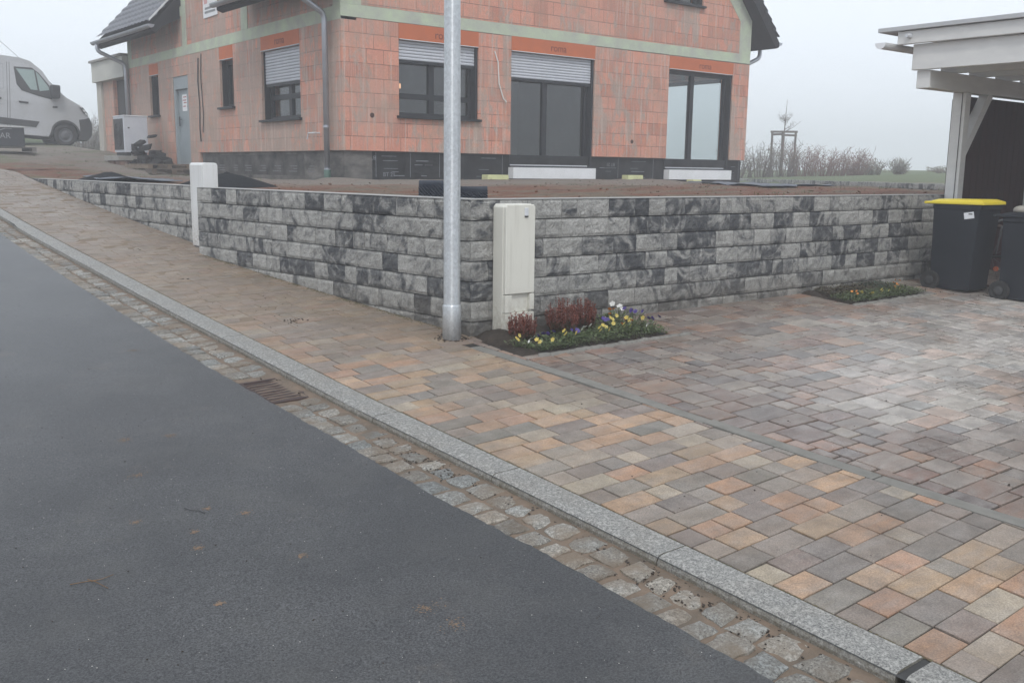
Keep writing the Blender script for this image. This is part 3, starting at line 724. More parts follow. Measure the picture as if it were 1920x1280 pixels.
PT = 1.075; RZ = 4.545                                    # roof top plane: z = RZ + PT*(X - 7.76)
rc = [(-PT, 1, RZ-.33-PT*7.76), (PT, 1, RZ-.33+PT*20.14)]
facade(bk, XH+TH, X1-TH, 1.3, 11.0, [], 'brick_wall', BRICK, roofc=rc)
# upper gable
facade(fr, XH, X1, 4.13, 11.0, [(16.45, 17.7, 5.06, 6.3), (10.6, 12.6, 5.06, 6.3)], 'gable_wall', BRICK, roofc=rc)
facade(fl, YH+TH, 19.29, 4.08, 4.93, [], 'knee_wall', BRICK); facade(fl, 22.75, Y1, 4.04, 4.93, [], 'knee_wall', BRICK)
facade(fl, 19.29, 22.75, 4.06, 7.2, [(20.2, 21.8, 5.3, 6.5)], 'cross_gable_wall', BRICK)
# green bands
m = MB(); m.prism([(XH-.004, 3.915), (X1, 3.925), (X1, 4.135), (XH-.004, 4.125)], fr, .006, -.3); m.build('insulation_band', GREEN, H)
m = MB(); m.prism([(YH, 3.865), (Y1, 3.835), (Y1, 4.035), (YH, 4.10)], fl, .006, -.3); m.build('insulation_band', GREEN, H)
m = MB(); m.prism([(19.04, 4.136), (X1+.002, 4.136), (X1+.002, 4.955), (19.04, 4.86)], fr, .008, -.2)
m.prism([(19.04, 4.86), (X1+.002, 4.955), (13.95, 10.85), (13.65, 10.55)], fr, .008, -.2)
m.prism([(XH-.002, 4.126), (XH+.40, 4.126), (XH+.40, 4.86), (XH-.002, 4.93)], fr, .008, -.2); m.prism([(XH+.40, 4.86), (XH, 4.95), (13.95, 10.88), (14.25, 10.55)], fr, .0085, -.2)
m.build('insulation_band', GREEN, H)
for (a, b_, zz) in ((19.23, 19.55, 7.2), (22.60, 22.85, 7.2), (26.50, 26.80, 4.9), (YH-.005, YH+.25, 4.9)):
    m = MB(); m.prism([(a, 4.08 if a < 22 else 4.03), (b_, 4.08 if a < 22 else 4.03), (b_, zz), (a, zz)], fl, .010, -.1); m.build('insulation_strip', GREEN, H)
m = MB(); m.prism([(22.85, 4.72), (26.5, 4.72), (26.5, 4.93), (22.85, 4.93)], fl, .009, -.1); m.build('insulation_strip', GREEN, H)
# plinth and floor
m = MB(); m.prism([(XH+.06, .9), (X1-.06, .9), (X1-.06, 1.655), (XH+.06, 1.655)], fr, -.07, -.34); m.build('plinth', BITU, H)
m = MB(); m.prism([(YH+.075, .9), (22.07, .9), (22.07, 1.655), (YH+.075, 1.655)], fl, -.055, -.3); m.prism([(XH+.056, .9), (XH+.62, .9), (XH+.62, 1.655), (XH+.056, 1.655)], fr, -.062, -.068); m.build('plinth', BITG, H)
m = MB(); m.prism([(17.0, 1.2), (21.9, 1.2), (21.9, 1.6), (17.0, 1.6)], fl, -.052, -.054); m.build('plinth', simple('plinth_bitumen_worn', (.022,.023,.026), (.12,.115,.11), 3.2, .8, .4, coord='pos', spec=.2), H)
m = MB(); m.box(XH+.3, X1-.3, YH+.3, Y1-.3, 1.0, 1.42); m.build('floor_slab', CONC, H)
m = MB(); m.box(XH+.31, X1-.31, YH+.31, Y1-.31, 3.93, 4.10); m.build('ceiling_slab', PLAST, H)
m = MB(); m.box(15.4, 15.52, YH+.37, Y1-.37, 1.42, 3.92); m.box(XH+.37, 15.39, 19.2, 19.32, 1.42, 3.92); m.box(15.53, X1-.37, 21.5, 21.62, 1.42, 3.92)
m.box(11.75, 11.87, YH+1.2, 19.19, 1.42, 3.92); m.build('partition_and_light_block', simple('bare_partition', (.20,.19,.18), (.15,.145,.14), 1.2, .9, .1), H)  # last partition added to block bright daylight behind the left window
# printed boards on the plinth
def text_mesh(name, txt, size, mat, parent, P, ux, uz, ext=.001):
    cu = bpy.data.curves.new('t', 'FONT'); cu.body = txt; cu.size = size; cu.extrude = ext; cu.align_x = 'CENTER'; cu.align_y = 'CENTER'
    o = bpy.data.objects.new('t', cu); link(o); dg = bpy.context.evaluated_depsgraph_get(); dg.update()
    me = bpy.data.meshes.new_from_object(o.evaluated_get(dg)); bpy.data.objects.remove(o)
    ux, uz = Vector(ux).normalized(), Vector(uz).normalized(); n = ux.cross(uz); off = wloc(parent)
    for v in me.vertices: v.co = Vector(P)-off + ux*v.co.x + uz*v.co.y + n*v.co.z
    me.name = name; me.materials.clear(); me.materials.append(mat); ob = bpy.data.objects.new(name, me); link(ob); ob.parent = parent; return ob
yp = YH+.066
bits = [('BT 21', 9.02, 1.545, -1), ('BT 21', 9.42, 1.245, 1), ('BT 21', 15.0, 1.50, -1)]
for (s_, x_, z_, sg) in bits: text_mesh('board_lettering', s_, .105, PRNT, H, (x_, yp, z_), (sg,0,0), (0,0,sg))
rr = random.Random(5)
for (xa, xb) in ((8.62, 9.12), (9.22, 9.85), (9.95, 10.5), (11.3, 12.0), (14.55, 15.2), (15.35, 16.3), (18.95, 19.3)):
    m = MB(); m.box(xb+.02, xb+.028, yp-.003, yp, 1.2, 1.64)
    for k in range(5):
        a = rr.uniform(xa, (xa+xb)/2); b_ = a+rr.uniform(.12, (xb-xa)*.5); z_ = rr.choice([1.57, 1.49, 1.42, 1.35, 1.29, 1.22]); m.box(a, b_, yp-.003, yp, z_, z_+rr.uniform(.006, .016))
    m.build('board_print', PRNT, H)
m = MB(); rr = random.Random(9)
for k in range(7):
    a = 16.6+k*.7
    for q in range(3): z_ = 1.27+q*.05; m.box(XH+.048, XH+.052, a, a+rr.uniform(.15,.4), z_, z_+.02)
m.build('board_print', simple('faint_print', (.17,.17,.175), (.10,.10,.105), 20, .8, 0), H)
# windows and terrace doors
def slats(m, fn, u0, u1, zb_, zt, w):
    n_ = max(2, round((zt-zb_)/.055)); h = (zt-zb_)/n_
    for k in range(n_):
        z0 = zb_+k*h; pts = [(0, 0), (.012, h*.18), (.014, h*.5), (.010, h*.85), (0, h*.93)]
        vs = []
        for uu in (u0, u1):
            for (o_, dz_) in pts: vs.append(fn(uu, z0+dz_, w+o_))
        m.add(vs, [(i, i+1, 5+i+1, 5+i) for i in range(4)] + [(4, 0, 5, 9)])
def window(fn, u0, u1, z0, z1, mull=(), trans=(), shut=None, sill=True, jamb=0.0, lab=None, name='window', flip=False, dep=.16):
    fw = .07; m = MB()
    F = lambda a, b_, c, d_, w0=-dep, w1=-dep-.07: m.prism([(a, c), (b_, c), (b_, d_), (a, d_)], fn, w0, w1)
    if flip: F(u0, u0+.05, z0, z1, -.03, -dep-.06)
    else: F(u1-.05, u1, z0, z1, -.03, -dep-.06)
    if flip: F(u1-.035, u1, z0, z1, -.05, -dep-.06)
    else: F(u0, u0+.035, z0, z1, -.05, -dep-.06)
    a0, a1 = (u0+.052, u1-.037) if flip else (u0+.037, u1-.052)
    F(a0, a0+fw, z0, z1); F(a1-fw, a1, z0, z1); F(a0+fw, a1-fw, z0, z0+fw); F(a0+fw, a1-fw, z1-fw*1.3, z1)
    for mu in mull: F(mu-.06, mu+.06, z0+fw, z1-fw*1.3, -dep+.005, -dep-.065)
    for tz in trans: F(a0+fw, a1-fw, tz-.05, tz+.05, -dep+.003, -dep-.06)
    wo = m.build(name, ANTH, H, bevel=.004)
    if lab: wo['label'] = lab
    edges = [a0+fw] + [e for mu in mull for e in (mu-.06, mu+.06)] + [a1-fw]; zed = [z0+fw] + [e for tz in trans for e in (tz-.05, tz+.05)] + [z1-fw*1.3]
    for i in range(0, len(edges), 2):
        for j in range(0, len(zed), 2):
            m = MB(); m.add([fn(edges[i], zed[j], -dep-.035), fn(edges[i+1], zed[j], -dep-.035), fn(edges[i+1], zed[j+1], -dep-.035), fn(edges[i], zed[j+1], -dep-.035)], [(0,1,2,3)])
            m.build('pane', GLASS, wo, fix=False)
    if shut:
        m = MB(); slats(m, fn, a0, a1, shut+.03, z1-.005, -.085); so = m.build('roller_shutter', ALU, wo, fix=False)
        m = MB(); m.prism([(a0, shut-.025), (a1, shut-.025), (a1, shut+.028), (a0, shut+.028)], fn, -.070, -.095); m.build('shutter_end_bar', ANTH, wo)
    if sill:
        m = MB(); m.prism([(u0-.05, z0-.045), (u1+.04, z0-.045), (u1+.04, z0-.001), (u0-.05, z0-.001)], fn, .075, -dep); m.build('sill', ANTH, wo, bevel=.004)
    return wo
window(fr, 9.60, 11.375, 2.30, 3.632, mull=[10.40], trans=[2.66], shut=3.26, lab='window beside the house corner, half hidden by the lamp post, shutter a third down')
window(fr, 12.17, 14.395, 1.45, 3.642, mull=[13.17], shut=3.12, sill=False, name='terrace_door', lab='terrace door with partly lowered roller shutter')
window(fr, 16.66, 18.87, 1.45, 3.628, mull=[17.62], sill=False, name='terrace_door', lab='terrace door without lowered shutter at the right end')
window(fl, 16.98, 18.66, 2.27, 3.588, mull=[17.72], trans=[2.70], shut=2.93, flip=True, lab='shuttered window beside the downpipe')
window(fl, 20.04, 20.76, 2.60, 3.578, flip=True, lab='narrow dark window')
window(fl, 24.60, 25.24, 2.58, 3.543, flip=True, lab='narrow dark window near the heat pump')
window(fb, 15.92, 18.25, 1.5, 3.61, mull=[17.1], sill=False)
window(fr, 16.45, 17.7, 5.06, 6.29, mull=[17.07]); window(fr, 10.6, 12.6, 5.06, 6.29, mull=[11.6])
window(fl, 20.2, 21.8, 5.3, 6.49, mull=[21.0], flip=True)
for (a, b_, c, d_) in front_box:
    m = MB(); m.prism([(a+.003, c+.006), (b_-.003, c+.006), (b_-.003, d_-.001), (a+.003, d_-.001)], fr, .004, -.30); bx = m.build('roller_box', ORNG, H)
    m = MB(); m.prism([(a+.01, c-.006), (b_-.01, c-.006), (b_-.01, c+.005), (a+.01, c+.005)], fr, .012, -.05); m.build('drip_rail', ALUL, bx)
    text_mesh('box_lettering', 'roma', .20, LETR, bx, fr((a+b_)/2+.1, (c+d_)/2-.01, .0045), (1,0,0), (0,0,1), .0015)
for (a, b_, c, d_) in left_box:
    m = MB(); m.prism([(a+.003, c+.006), (b_-.003, c+.006), (b_-.003, d_-.001), (a+.003, d_-.001)], fl, .004, -.30); bx = m.build('roller_box', ORNG, H)
    m = MB(); m.prism([(a+.01, c-.006), (b_-.01, c-.006), (b_-.01, c+.005), (a+.01, c+.005)], fl, .012, -.05); m.build('drip_rail', ALUL, bx)
    if b_-a > 1: text_mesh('box_lettering', 'roma', .20, LETR, bx, fl((a+b_)/2, (c+d_)/2-.01, .0045), (0,-1,0), (0,0,1), .0015)
# white boards below the terrace doors
for (a, b_) in ((12.16, 14.39), (16.66, 18.84)):
    m = MB(); m.prism([(a, 1.19), (b_, 1.19), (b_, 1.41), (a, 1.41)], fr, .12, -.05); m.build('threshold_board', WHITE, H, bevel=.004)
    m = MB(); m.prism([(a, 1.412), (b_, 1.412), (b_, 1.445), (a, 1.445)], fr, .02, -.3); tb = m.build('threshold', ANTH, H); m = MB(); m.prism([(a+.05, 1.446), (b_-.1, 1.446), (b_-.1, 1.466), (a+.05, 1.466)], fr, -.05, -.12); m.build('threshold_strip', ALUL, tb)
# grey steel door
m = MB(); m.prism([(22.64, 1.39), (23.63, 1.39), (23.63, 3.41), (22.64, 3.41)], fl, -.09, -.14); dr = m.build('steel_door', DOORM, H)
m = MB()
for (a, b_, c, d_) in ((22.64, 22.74, 1.39, 3.41), (23.53, 23.63, 1.39, 3.41), (22.741, 23.529, 3.12, 3.41)): m.prism([(a, c), (b_, c), (b_, d_), (a, d_)], fl, -.02, -.089)
m.build('door_frame', DOORM, dr, bevel=.004)
m = MB(); m.box(XH+.035, XH+.05, 23.36, 23.40, 2.28, 2.50); m.bar((XH+.03, 23.39, 2.43), (XH+.03, 23.24, 2.43), .02); m.build('door_handle', BLK, dr)
m = MB(); m.prism([(22.98, 2.62), (23.27, 2.62), (23.27, 3.0), (22.98, 3.0)], fl, -.084, -.0895); nt = m.build('door_notice', WHITE, dr)
m = MB()
for z_, a, b_ in ((2.93, 23.0, 23.2), (2.86, 23.02, 23.24), (2.80, 23.0, 23.18), (2.72, 23.04, 23.22)): m.prism([(a, z_), (b_, z_), (b_, z_+.02), (a, z_+.02)], fl, -.082, -.0838)
m.build('notice_print', simple('notice_red', (.45,.08,.07), (.3,.1,.1), 10, .7, 0), H)
# cables on the left facade
m = MB(); m.tube([(XH-.012, 21.93, 3.72), (XH-.02, 21.98, 3.2), (XH-.012, 21.94, 2.7), (XH-.02, 21.97, 2.2), (XH-.02, 21.93, 1.9)], .014, 6); m.tube([(XH-.012, 21.75, 3.80), (XH-.02, 21.8, 3.3), (XH-.015, 21.74, 2.5), (XH-.03, 21.76, 2.1)], .010, 6); m.build('cable', CORK, H)
m = MB(); m.tube([fr(11.75, 3.60, .01), fr(11.82, 3.4, .03), fr(11.85, 3.0, .03), fr(11.95, 2.72, .04), fr(12.02, 2.66, .05)], .012, 6); m.build('cable', PETW, H)
# small tap pipe by the corner, wall holes
m = MB(); m.tube([(XH, 16.25, 1.97), (XH-.12, 16.25, 1.97), (XH-.13, 16.45, 1.97), (XH-.13, 16.5, 1.86)], .014, 8); m.build('tap_pipe', ALUL, H)
HOLE = simple('hole_dark', (.06,.025,.02), None, 5, .9, 0)
for (a, z_) in ((9.04, 2.28), (15.56, 2.0)): m = MB(); m.lathe(fr(a, z_, -.0), (0,-1,0), [(.0001, .004), (.04, .004), (.045, .001)], 14); m.build('cable_hole', HOLE, H)
# sign on the cross gable
m = MB(); m.prism([(20.72, 4.52), (21.50, 4.51), (21.50, 5.35), (20.72, 5.35)], fl, .02, .012); sg = m.build('builder_sign', WHITE, H)
m = MB(); m.prism([(21.25, 4.80), (21.44, 4.80), (21.44, 5.30), (21.25, 5.30)], fl, .024, .0205); m.build('sign_emblem', simple('sign_red', (.5,.22,.22), (.6,.4,.4), 8, .7, 0), sg)
m = MB(); rr = random.Random(3)
for z_ in (4.60, 4.68):
    y_ = 20.82
    while y_ < 21.38:
        w_ = rr.uniform(.02, .05); m.prism([(y_, z_), (y_+w_, z_), (y_+w_, z_+.045), (y_, z_+.045)], fl, .024, .0205); y_ += w_+.012
m.build('sign_print', simple('sign_grey', (.22,.23,.24), None, 5, .7, 0), sg)
# ------------------------------------------------------------------ roof
def roof_slope(y0, y1, side, name, u1=6.2):
    # tiled slope: courses step, pan waves
    m = MB(); ny = int((y1-y0)/.05); cr = 36; rows = []
    L = u1/cr
    for c in range(cr):
        for (s, lift) in ((0.0, .055), (.97, .0)):
            rows.append((c*L+s*L, lift))
    vs = []
    for (u_, lift) in rows:
        for j in range(ny+1):
            y = y0+(y1-y0)*j/ny; wv = .016*math.cos(2*math.pi*y/.25)
            z = RZ+PT*u_+lift+wv; x = 7.76+u_ if side < 0 else 20.14-u_; vs.append((x, y, z))
    n_ = ny+1; fs = []
    for i in range(len(rows)-1):
        for j in range(ny): fs.append((i*n_+j, i*n_+j+1, (i+1)*n_+j+1, (i+1)*n_+j))
    m.add(vs, fs); o = m.build(name, ROOF, H, fix=False); return o
def roof_body(y0, y1, side, u0=0.0, u1=6.2):
    m = MB(); fn = lambda a, b_, c: ((7.76+a) if side < 0 else (20.14-a), c, b_)
    m.prism([(u0, RZ+PT*u0-.09), (u0, RZ+PT*u0-.20), (u0+.12, RZ+PT*u0-.24), (u1, RZ+PT*u1-.31), (u1, RZ+PT*u1-.02)] if u0 == 0 else [(u0, RZ+PT*u0-.31), (u1, RZ+PT*u1-.31), (u1, RZ+PT*u1-.02), (u0, RZ+PT*u0-.02)], fn, y0+.01, y1-.01)
    return m.build('roof_deck', SOFF, H)
roof_slope(15.08, 27.15, 1, 'roof_slope'); roof_body(15.08, 27.15, 1)
roof_slope(15.08, 19.12, -1, 'roof_slope'); roof_body(15.08, 19.12, -1)
roof_slope(22.92, 27.15, -1, 'roof_slope'); roof_body(22.92, 27.15, -1)
# cross gable roof (small, above the frame)
m = MB(); yc = (19.29+22.75)/2
m.add([(7.9, 19.0, 6.9), (7.9, yc, 8.9), (14, yc, 8.9), (12.4, 19.0, 6.9), (7.9, 19.0, 6.7), (7.9, yc, 8.7)], [(0,1,2,3), (0,4,5,1)]); m.add([(7.9, 23.05, 6.9), (7.9, yc, 8.9), (14, yc, 8.9), (12.4, 23.05, 6.9), (7.9, 23.05, 6.7), (7.9, yc, 8.7)], [(0,3,2,1), (0,1,5,4)])
m.prism([(19.29, 7.2), (22.75, 7.2), (yc, 8.85)], fl, 0, -.3); m.build('cross_gable_roof', ROOF, H, fix=False)
m = MB(); m.prism([(.0, RZ+.00), (3.2, RZ+PT*3.2+.00), (3.2, RZ+PT*3.2+.05), (.0, RZ+.05)], lambda a, b_, c: (7.72+a, c, b_), 22.895, 22.925); m.build('verge_trim', ALUL, H)
# soffits and eave boards
for (a, b_) in ((15.10, 19.10), (22.94, 27.13)):
    m = MB(); m.prism([(7.80, RZ-.20), (XH-.001, RZ-.12+.25), (XH-.001, RZ+.40), (7.80, RZ-.08)], lambda p, q, c: (p, c, q), a, b_); m.build('soffit', SOFF, H)
m = MB()
for k in range(7): 
    m.tube([(7.70+.105*math.sin(0), 27.2, 4.4)]*2, .001, 3) if False else None
def gutter(x, z, y0, y1, name='eave_gutter'):
    m = MB(); n_ = 8; vs = []
    for y in (y0, y1):
        for r_ in (.075, .070):
            for k in range(n_+1):
                a = math.pi+math.pi*k/n_; vs.append((x+r_*math.cos(a), y, z+r_*math.sin(a)))
    q = n_+1; fs = []
    for k in range(n_): fs += [(k, k+1, 2*q+k+1, 2*q+k), (q+k, 3*q+k, 3*q+k+1, q+k+1)]
    fs += [(0, 2*q, 3*q, q), (n_, q+n_, 3*q+n_, 2*q+n_)]
    m.add(vs, fs); 
    for y in (y0, y1): m.add([(x+.075*math.cos(math.pi+math.pi*k/n_), y, z+.075*math.sin(math.pi+math.pi*k/n_)) for k in range(q)], [tuple(range(q))])
    return m.build(name, ZINC, H, fix=False)
gutter(7.70, 4.46, 22.72, 27.2); gutter(7.70, 4.46, 15.1, 19.15); gutter(20.20, 4.46, 15.1, 27.2)
def pipe(pts, r, name, mat, par): 
    P = [Vector(p) for p in pts]; out = [P[0]]
    for i in range(1, len(P)-1):
        a = (P[i-1]-P[i]); b_ = (P[i+1]-P[i]); ra = min(.12, a.length/2, b_.length/2)
        for k in range(6):
            t_ = k/5; p0 = P[i]+a.normalized()*ra; p2 = P[i]+b_.normalized()*ra; out.append((1-t_)**2*p0+2*t_*(1-t_)*P[i]+t_*t_*p2)
    out.append(P[-1]); m = MB(); m.tube(out, r, 16); return m.build(name, mat, par, smooth=True)
pipe([(7.70, 26.85, 4.40), (7.70, 26.85, 4.22), (8.34, 26.72, 3.93), (8.34, 26.70, 1.5)], .05, 'downpipe', ZINC, H)
pipe([(7.70, 15.85, 4.40), (7.70, 15.85, 4.34), (8.34, 15.80, 3.98), (8.34, 15.80, 1.25)], .05, 'downpipe', ZINC, H)
pipe([(8.34, 15.80, 1.32), (8.34, 15.80, 1.05)], .062, 'drain_socket', PIPEG, H)
pipe([(20.20, 15.7, 4.40), (20.20, 15.7, 4.15), (19.53, 15.7, 3.88), (19.53, 15.7, 1.2)], .05, 'downpipe', ZINC, H)
m = MB(); m.tube([(8.34, 15.8, 1.322), (8.34, 15.8, 1.345)], .058, 16); m.tube([(8.34, 15.8, 2.05), (8.34, 15.8, 2.09)], .056, 16); m.build('pipe_collar', ZINC, H)
m = MB(); m.prism([(10.02, 2.86), (10.20, 2.86), (10.20, 2.95), (10.02, 2.95)], fr, -.9, -.92); m.build('orange_glow', GLOWM, H)  # glowing panel added behind the glass in place of an orange reflection
# ------------------------------------------------------------------ garage annex
t = thing('garage', 'flat-roofed white-fronted garage with brick pier attached to the far end of the house', 'garage', (8.45, 28.2, 1.6))
m = MB(); m.box(8.30, 14.0, 26.83, 29.62, 3.63, 4.16); m.build('fascia', simple('cream_render', (.50,.50,.45), (.42,.42,.39), 2, .8, .2), t)
m = MB(); m.box(8.24, 14.0, 26.83, 29.68, 4.161, 4.22); m.build('roof_edge', CONC, t)
m = MB(); m.box(8.46, 8.78, 28.25, 29.15, 1.55, 3.629); m.box(8.79, 14, 29.0, 29.2, 1.55, 3.62); m.box(13.8, 14, 26.85, 28.99, 1.55, 3.62); m.build('brick_pier', BRICK, t)
m = MB(); m.box(8.40, 8.70, 29.16, 29.58, 1.55, 3.628); m.build('render_pier', simple('pale_render', (.45,.43,.38), (.36,.34,.31), 2, .85, .2), t)
m = MB(); m.box(8.56, 8.60, 26.85, 28.24, 1.55, 3.62); m.build('opening_shade_panel', VDIRT, t)  # dark panel filling the open front in place of its shaded interior
# ------------------------------------------------------------------ heat pump on blocks
t = thing('heat_pump', 'large light grey heat pump unit with dark fan side standing beside the house wall', 'heat pump', (7.75, 24.7, 1.62))
m = MB(); m.box(7.47, 8.03, 24.30, 25.08, 1.66, 2.50); m.build('housing', simple('pump_white', (.46,.48,.53), (.52,.54,.58), 3, .5, .1), t, bevel=.01)
m = MB(); m.box(7.455, 7.469, 24.36, 25.04, 1.72, 2.45); fg_ = m.build('fan_grille', VDIRT, t)
m = MB(); m.lathe((7.455, 24.7, 2.08), (-1,0,0), [(.30, 0), (.30, .012), (.27, .012), (.27, 0)], 28)
for r_ in (.07, .14, .21): m.lathe((7.455, 24.7, 2.08), (-1,0,0), [(r_, 0), (r_, .010), (r_-.012, .010), (r_-.012, 0)], 24)
m.build('fan_ring', BLK, fg_)
m = MB(); m.box(7.46, 8.04, 24.29, 25.09, 2.501, 2.53); m.build('top_cover', ALUL, t, bevel=.006)
m = MB(); m.box(7.5, 7.62, 24.34, 25.05, 1.58, 1.66); m.box(7.9, 8.0, 24.34, 25.05, 1.58, 1.66); m.build('foot_rail', BLK, t)
m = MB(); m.box(7.30, 7.60, 24.285, 24.299, 2.16, 2.18) if False else m.box(7.56, 7.60, 24.285, 24.299, 2.22, 2.25); m.box(7.62, 7.76, 24.292, 24.299, 1.70, 1.86); m.build('label_plate', VDIRT, t)
m = MB(); m.box(7.25, 8.20, 24.10, 25.25, 1.46, 1.575); tag(m.build('concrete_slab', CONC, bevel=.01), 'grey concrete slab lying under the heat pump', 'slab')
m = MB()
for k in range(3): m.box(7.3+k*.34, 7.45+k*.34, 24.12, 24.5, 1.30, 1.459)
m.box(7.3, 8.15, 24.6, 25.1, 1.25, 1.459)
tag(m.build('hollow_blocks', simple('clay_rubble', (.22,.13,.10), (.15,.11,.09), 8, .9, .5)), 'row of broken clay blocks carrying the concrete slab', 'blocks')
def pallet(x, y, z, w, d, rot, lab, mat=TIMB):
    t = thing('pallet', lab, 'pallet', (x, y, z), None)
    for k in range(3):
        m = MB(); m.box(x-w/2+k*(w-.1)/2, x-w/2+k*(w-.1)/2+.1, y-d/2, y+d/2, z+.02, z+.1); m.build('runner', mat, t)
    m = MB()
    for k in range(6): m.box(x-w/2, x+w/2, y-d/2+k*(d-.1)/5, y-d/2+k*(d-.1)/5+.1, z+.102, z+.122)
    m.build('deck_boards', mat, t)
    m = MB()
    for k in range(3): m.box(x-w/2, x+w/2, y-d/2+k*(d-.1)/2, y-d/2+k*(d-.1)/2+.1, z, z+.019)
    m.build('base_boards', mat, t); t.rotation_euler.z = rot; return t
pallet(7.75, 22.9, 1.27, 1.0, 1.2, .12, 'brown wooden pallet lying before the grey steel door')
pallet(7.55, 21.5, 1.17, .9, 1.1, -.2, 'dark weathered pallet lying nearest the white box, under dirt', simple('wet_timber', (.07,.055,.045), (.11,.085,.065), 6, .85, .3))
m = MB(); rr = random.Random(11)
for k in range(34):
    q_ = rr.random(); hh = (1-q_)*.75; c = Vector((7.85+rr.uniform(-.25,.3), 24.2-q_*1.3+rr.uniform(-.1,.1), 1.34+rr.random()*hh)); a = rr.uniform(0, 3)
    m.obox(c, Vector((math.cos(a),math.sin(a),rr.uniform(-.5,.5)))*rr.uniform(.05,.15), Vector((-math.sin(a),math.cos(a),rr.uniform(-.3,.3)))*rr.uniform(.04,.12), (rr.uniform(-.03,.03),0,rr.uniform(.03,.09)))
tag(m.build('rubbish_pile', simple('dark_bags', (.012,.013,.015), (.035,.034,.033), 6, .8, .5, spec=.2), bevel=.02), 'dark heap of covered building rubble leaning at the wall right of the heat pump', 'rubble heap')
# ------------------------------------------------------------------ soil heaps
def heap(cx, cy, rx, ry, h, zb_, mat, lab, cat='gravel heap', seed=0, name='gravel_heap'):
    m = MB(); N, Rn = 40, 14; vs = [(cx, cy, zb_+h)]; 
    for i in range(1, Rn+1):
        r_ = i/Rn
        for k in range(N):
            a = 2*math.pi*k/N; x = cx+rx*r_*math.cos(a)*(1+.15*nz(math.cos(a)*2, math.sin(a)*2, seed)); y = cy+ry*r_*math.sin(a)
            z = zb_+h*(1-r_**1.25)+.03*h*10*nz(x*3, y*3, seed)*(1-r_)*.5+.008*nz(x*20, y*20, seed); vs.append((x, y, z-.04*r_))
    fs = [(0, 1+k, 1+(k+1)%N) for k in range(N)] + [(1+(i-1)*N+k, 1+i*N+k, 1+i*N+(k+1)%N, 1+(i-1)*N+(k+1)%N) for i in range(1, Rn) for k in range(N)]
    m.add(vs, fs); return tag(m.build(name, mat, smooth=True), lab, cat)
heap(4.62, 15.9, .62, 1.1, .155, 1.09, GRIT, 'flat heap of black gravel behind the lower wall, left of the white box', seed=2)
heap(4.88, 11.9, .74, 1.0, .20, 1.09, GRIT, 'heap of black gravel behind the wall, directly behind the white box', seed=4)
m = MB(); vs = []; 
for j in range(12):
    for i in range(30):
        x = 4.1+i*.03+j*.02; y = 14.6+i*.14-j*.0; vs.append((x+ j*.09, y, 1.15+.02*nz(i*.5, j*.4)+.02*math.sin(j*.5)))
m.add(vs, [(j*30+i, j*30+i+1, (j+1)*30+i+1, (j+1)*30+i) for j in range(11) for i in range(29)])
o = m.build('geotextile_sheet', TARP, smooth=True, fix=False); tag(o, 'blue-grey geotextile sheet lying along the lower wall beside the gravel heap', 'ground sheet'); q = o.modifiers.new('s', 'SOLIDIFY'); q.thickness = .004
m = MB(); vs = []
for j in range(14):
    for i in range(36):
        x = 13.5+i*.24; y = 9.6+i*.10+j*.18+.3*nz(i*.2, j*.2); vs.append((x, y, soilz(x, y)+.035+.035*nz(i*.4, j*.5, 3)))
m.add(vs, [(j*36+i, j*36+i+1, (j+1)*36+i+1, (j+1)*36+i) for j in range(13) for i in range(35)])
o = m.build('geotextile_sheet', TARP, smooth=True, fix=False); tag(o, 'wide crumpled blue-grey geotextile sheet on the soil towards the carport', 'ground sheet'); q = o.modifiers.new('s', 'SOLIDIFY'); q.thickness = .004
# dimpled membrane rolls behind the wall
def roll(cx, cy, cz, ax, L, R_, lab):
    m = MB(); ax = Vector(ax).normalized(); up = Vector((0,0,1)); x_ = ax.cross(up).normalized(); N, M_ = 40, int(L/.016); vs = []
    for i in range(M_+1):
        for k in range(N):
            a = 2*math.pi*k/N; r_ = R_*(1+.10*(1 if (i+k) % 2 else -1))*(1+.05*nz(a, i*.1)); p = Vector((cx, cy, cz))+ax*(i/M_-.5)*L+(x_*math.cos(a)+up*math.sin(a))*r_; vs.append(p)
    m.add(vs, [(i*N+k, i*N+(k+1)%N, (i+1)*N+(k+1)%N, (i+1)*N+k) for i in range(M_) for k in range(N)] + [tuple(range(N))[::-1], tuple(range(M_*N, (M_+1)*N))])
    return tag(m.build('drainage_roll', simple('membrane', (.028,.036,.052), (.045,.055,.075), 20, .5, .2)), lab, 'membrane roll')
roll(5.05, 7.45, 1.14, (1,-.75,0), .34, .105, 'higher black dimpled drainage roll lying behind the wall left of the lamp post')
roll(5.30, 7.32, 1.12, (1,-.65,0), .34, .075, 'flatter black dimpled drainage roll lying behind the wall right of the lamp post')
# foam scraps
for (x_, y_, w_, lab) in ((11.45, 14.95, .5, 'pale yellow foam block lying left of the white threshold board'), (15.2, 15.0, .45, 'pale yellow foam block lying between the two terrace doors'), (16.95, 14.8, .28, 'small pale yellow foam scrap in front of the right threshold board'), (19.2, 15.0, .7, 'flat pale foam piece at the right end of the house base')):
    m = MB(); zz = soilz(x_, y_); m.box(x_-w_/2, x_+w_/2, y_-.1, y_+.1, zz-.01, zz+.085 if w_ < .6 else zz+.03); o = tag(m.build('foam_block', FOAM, bevel=.01), lab, 'foam block')
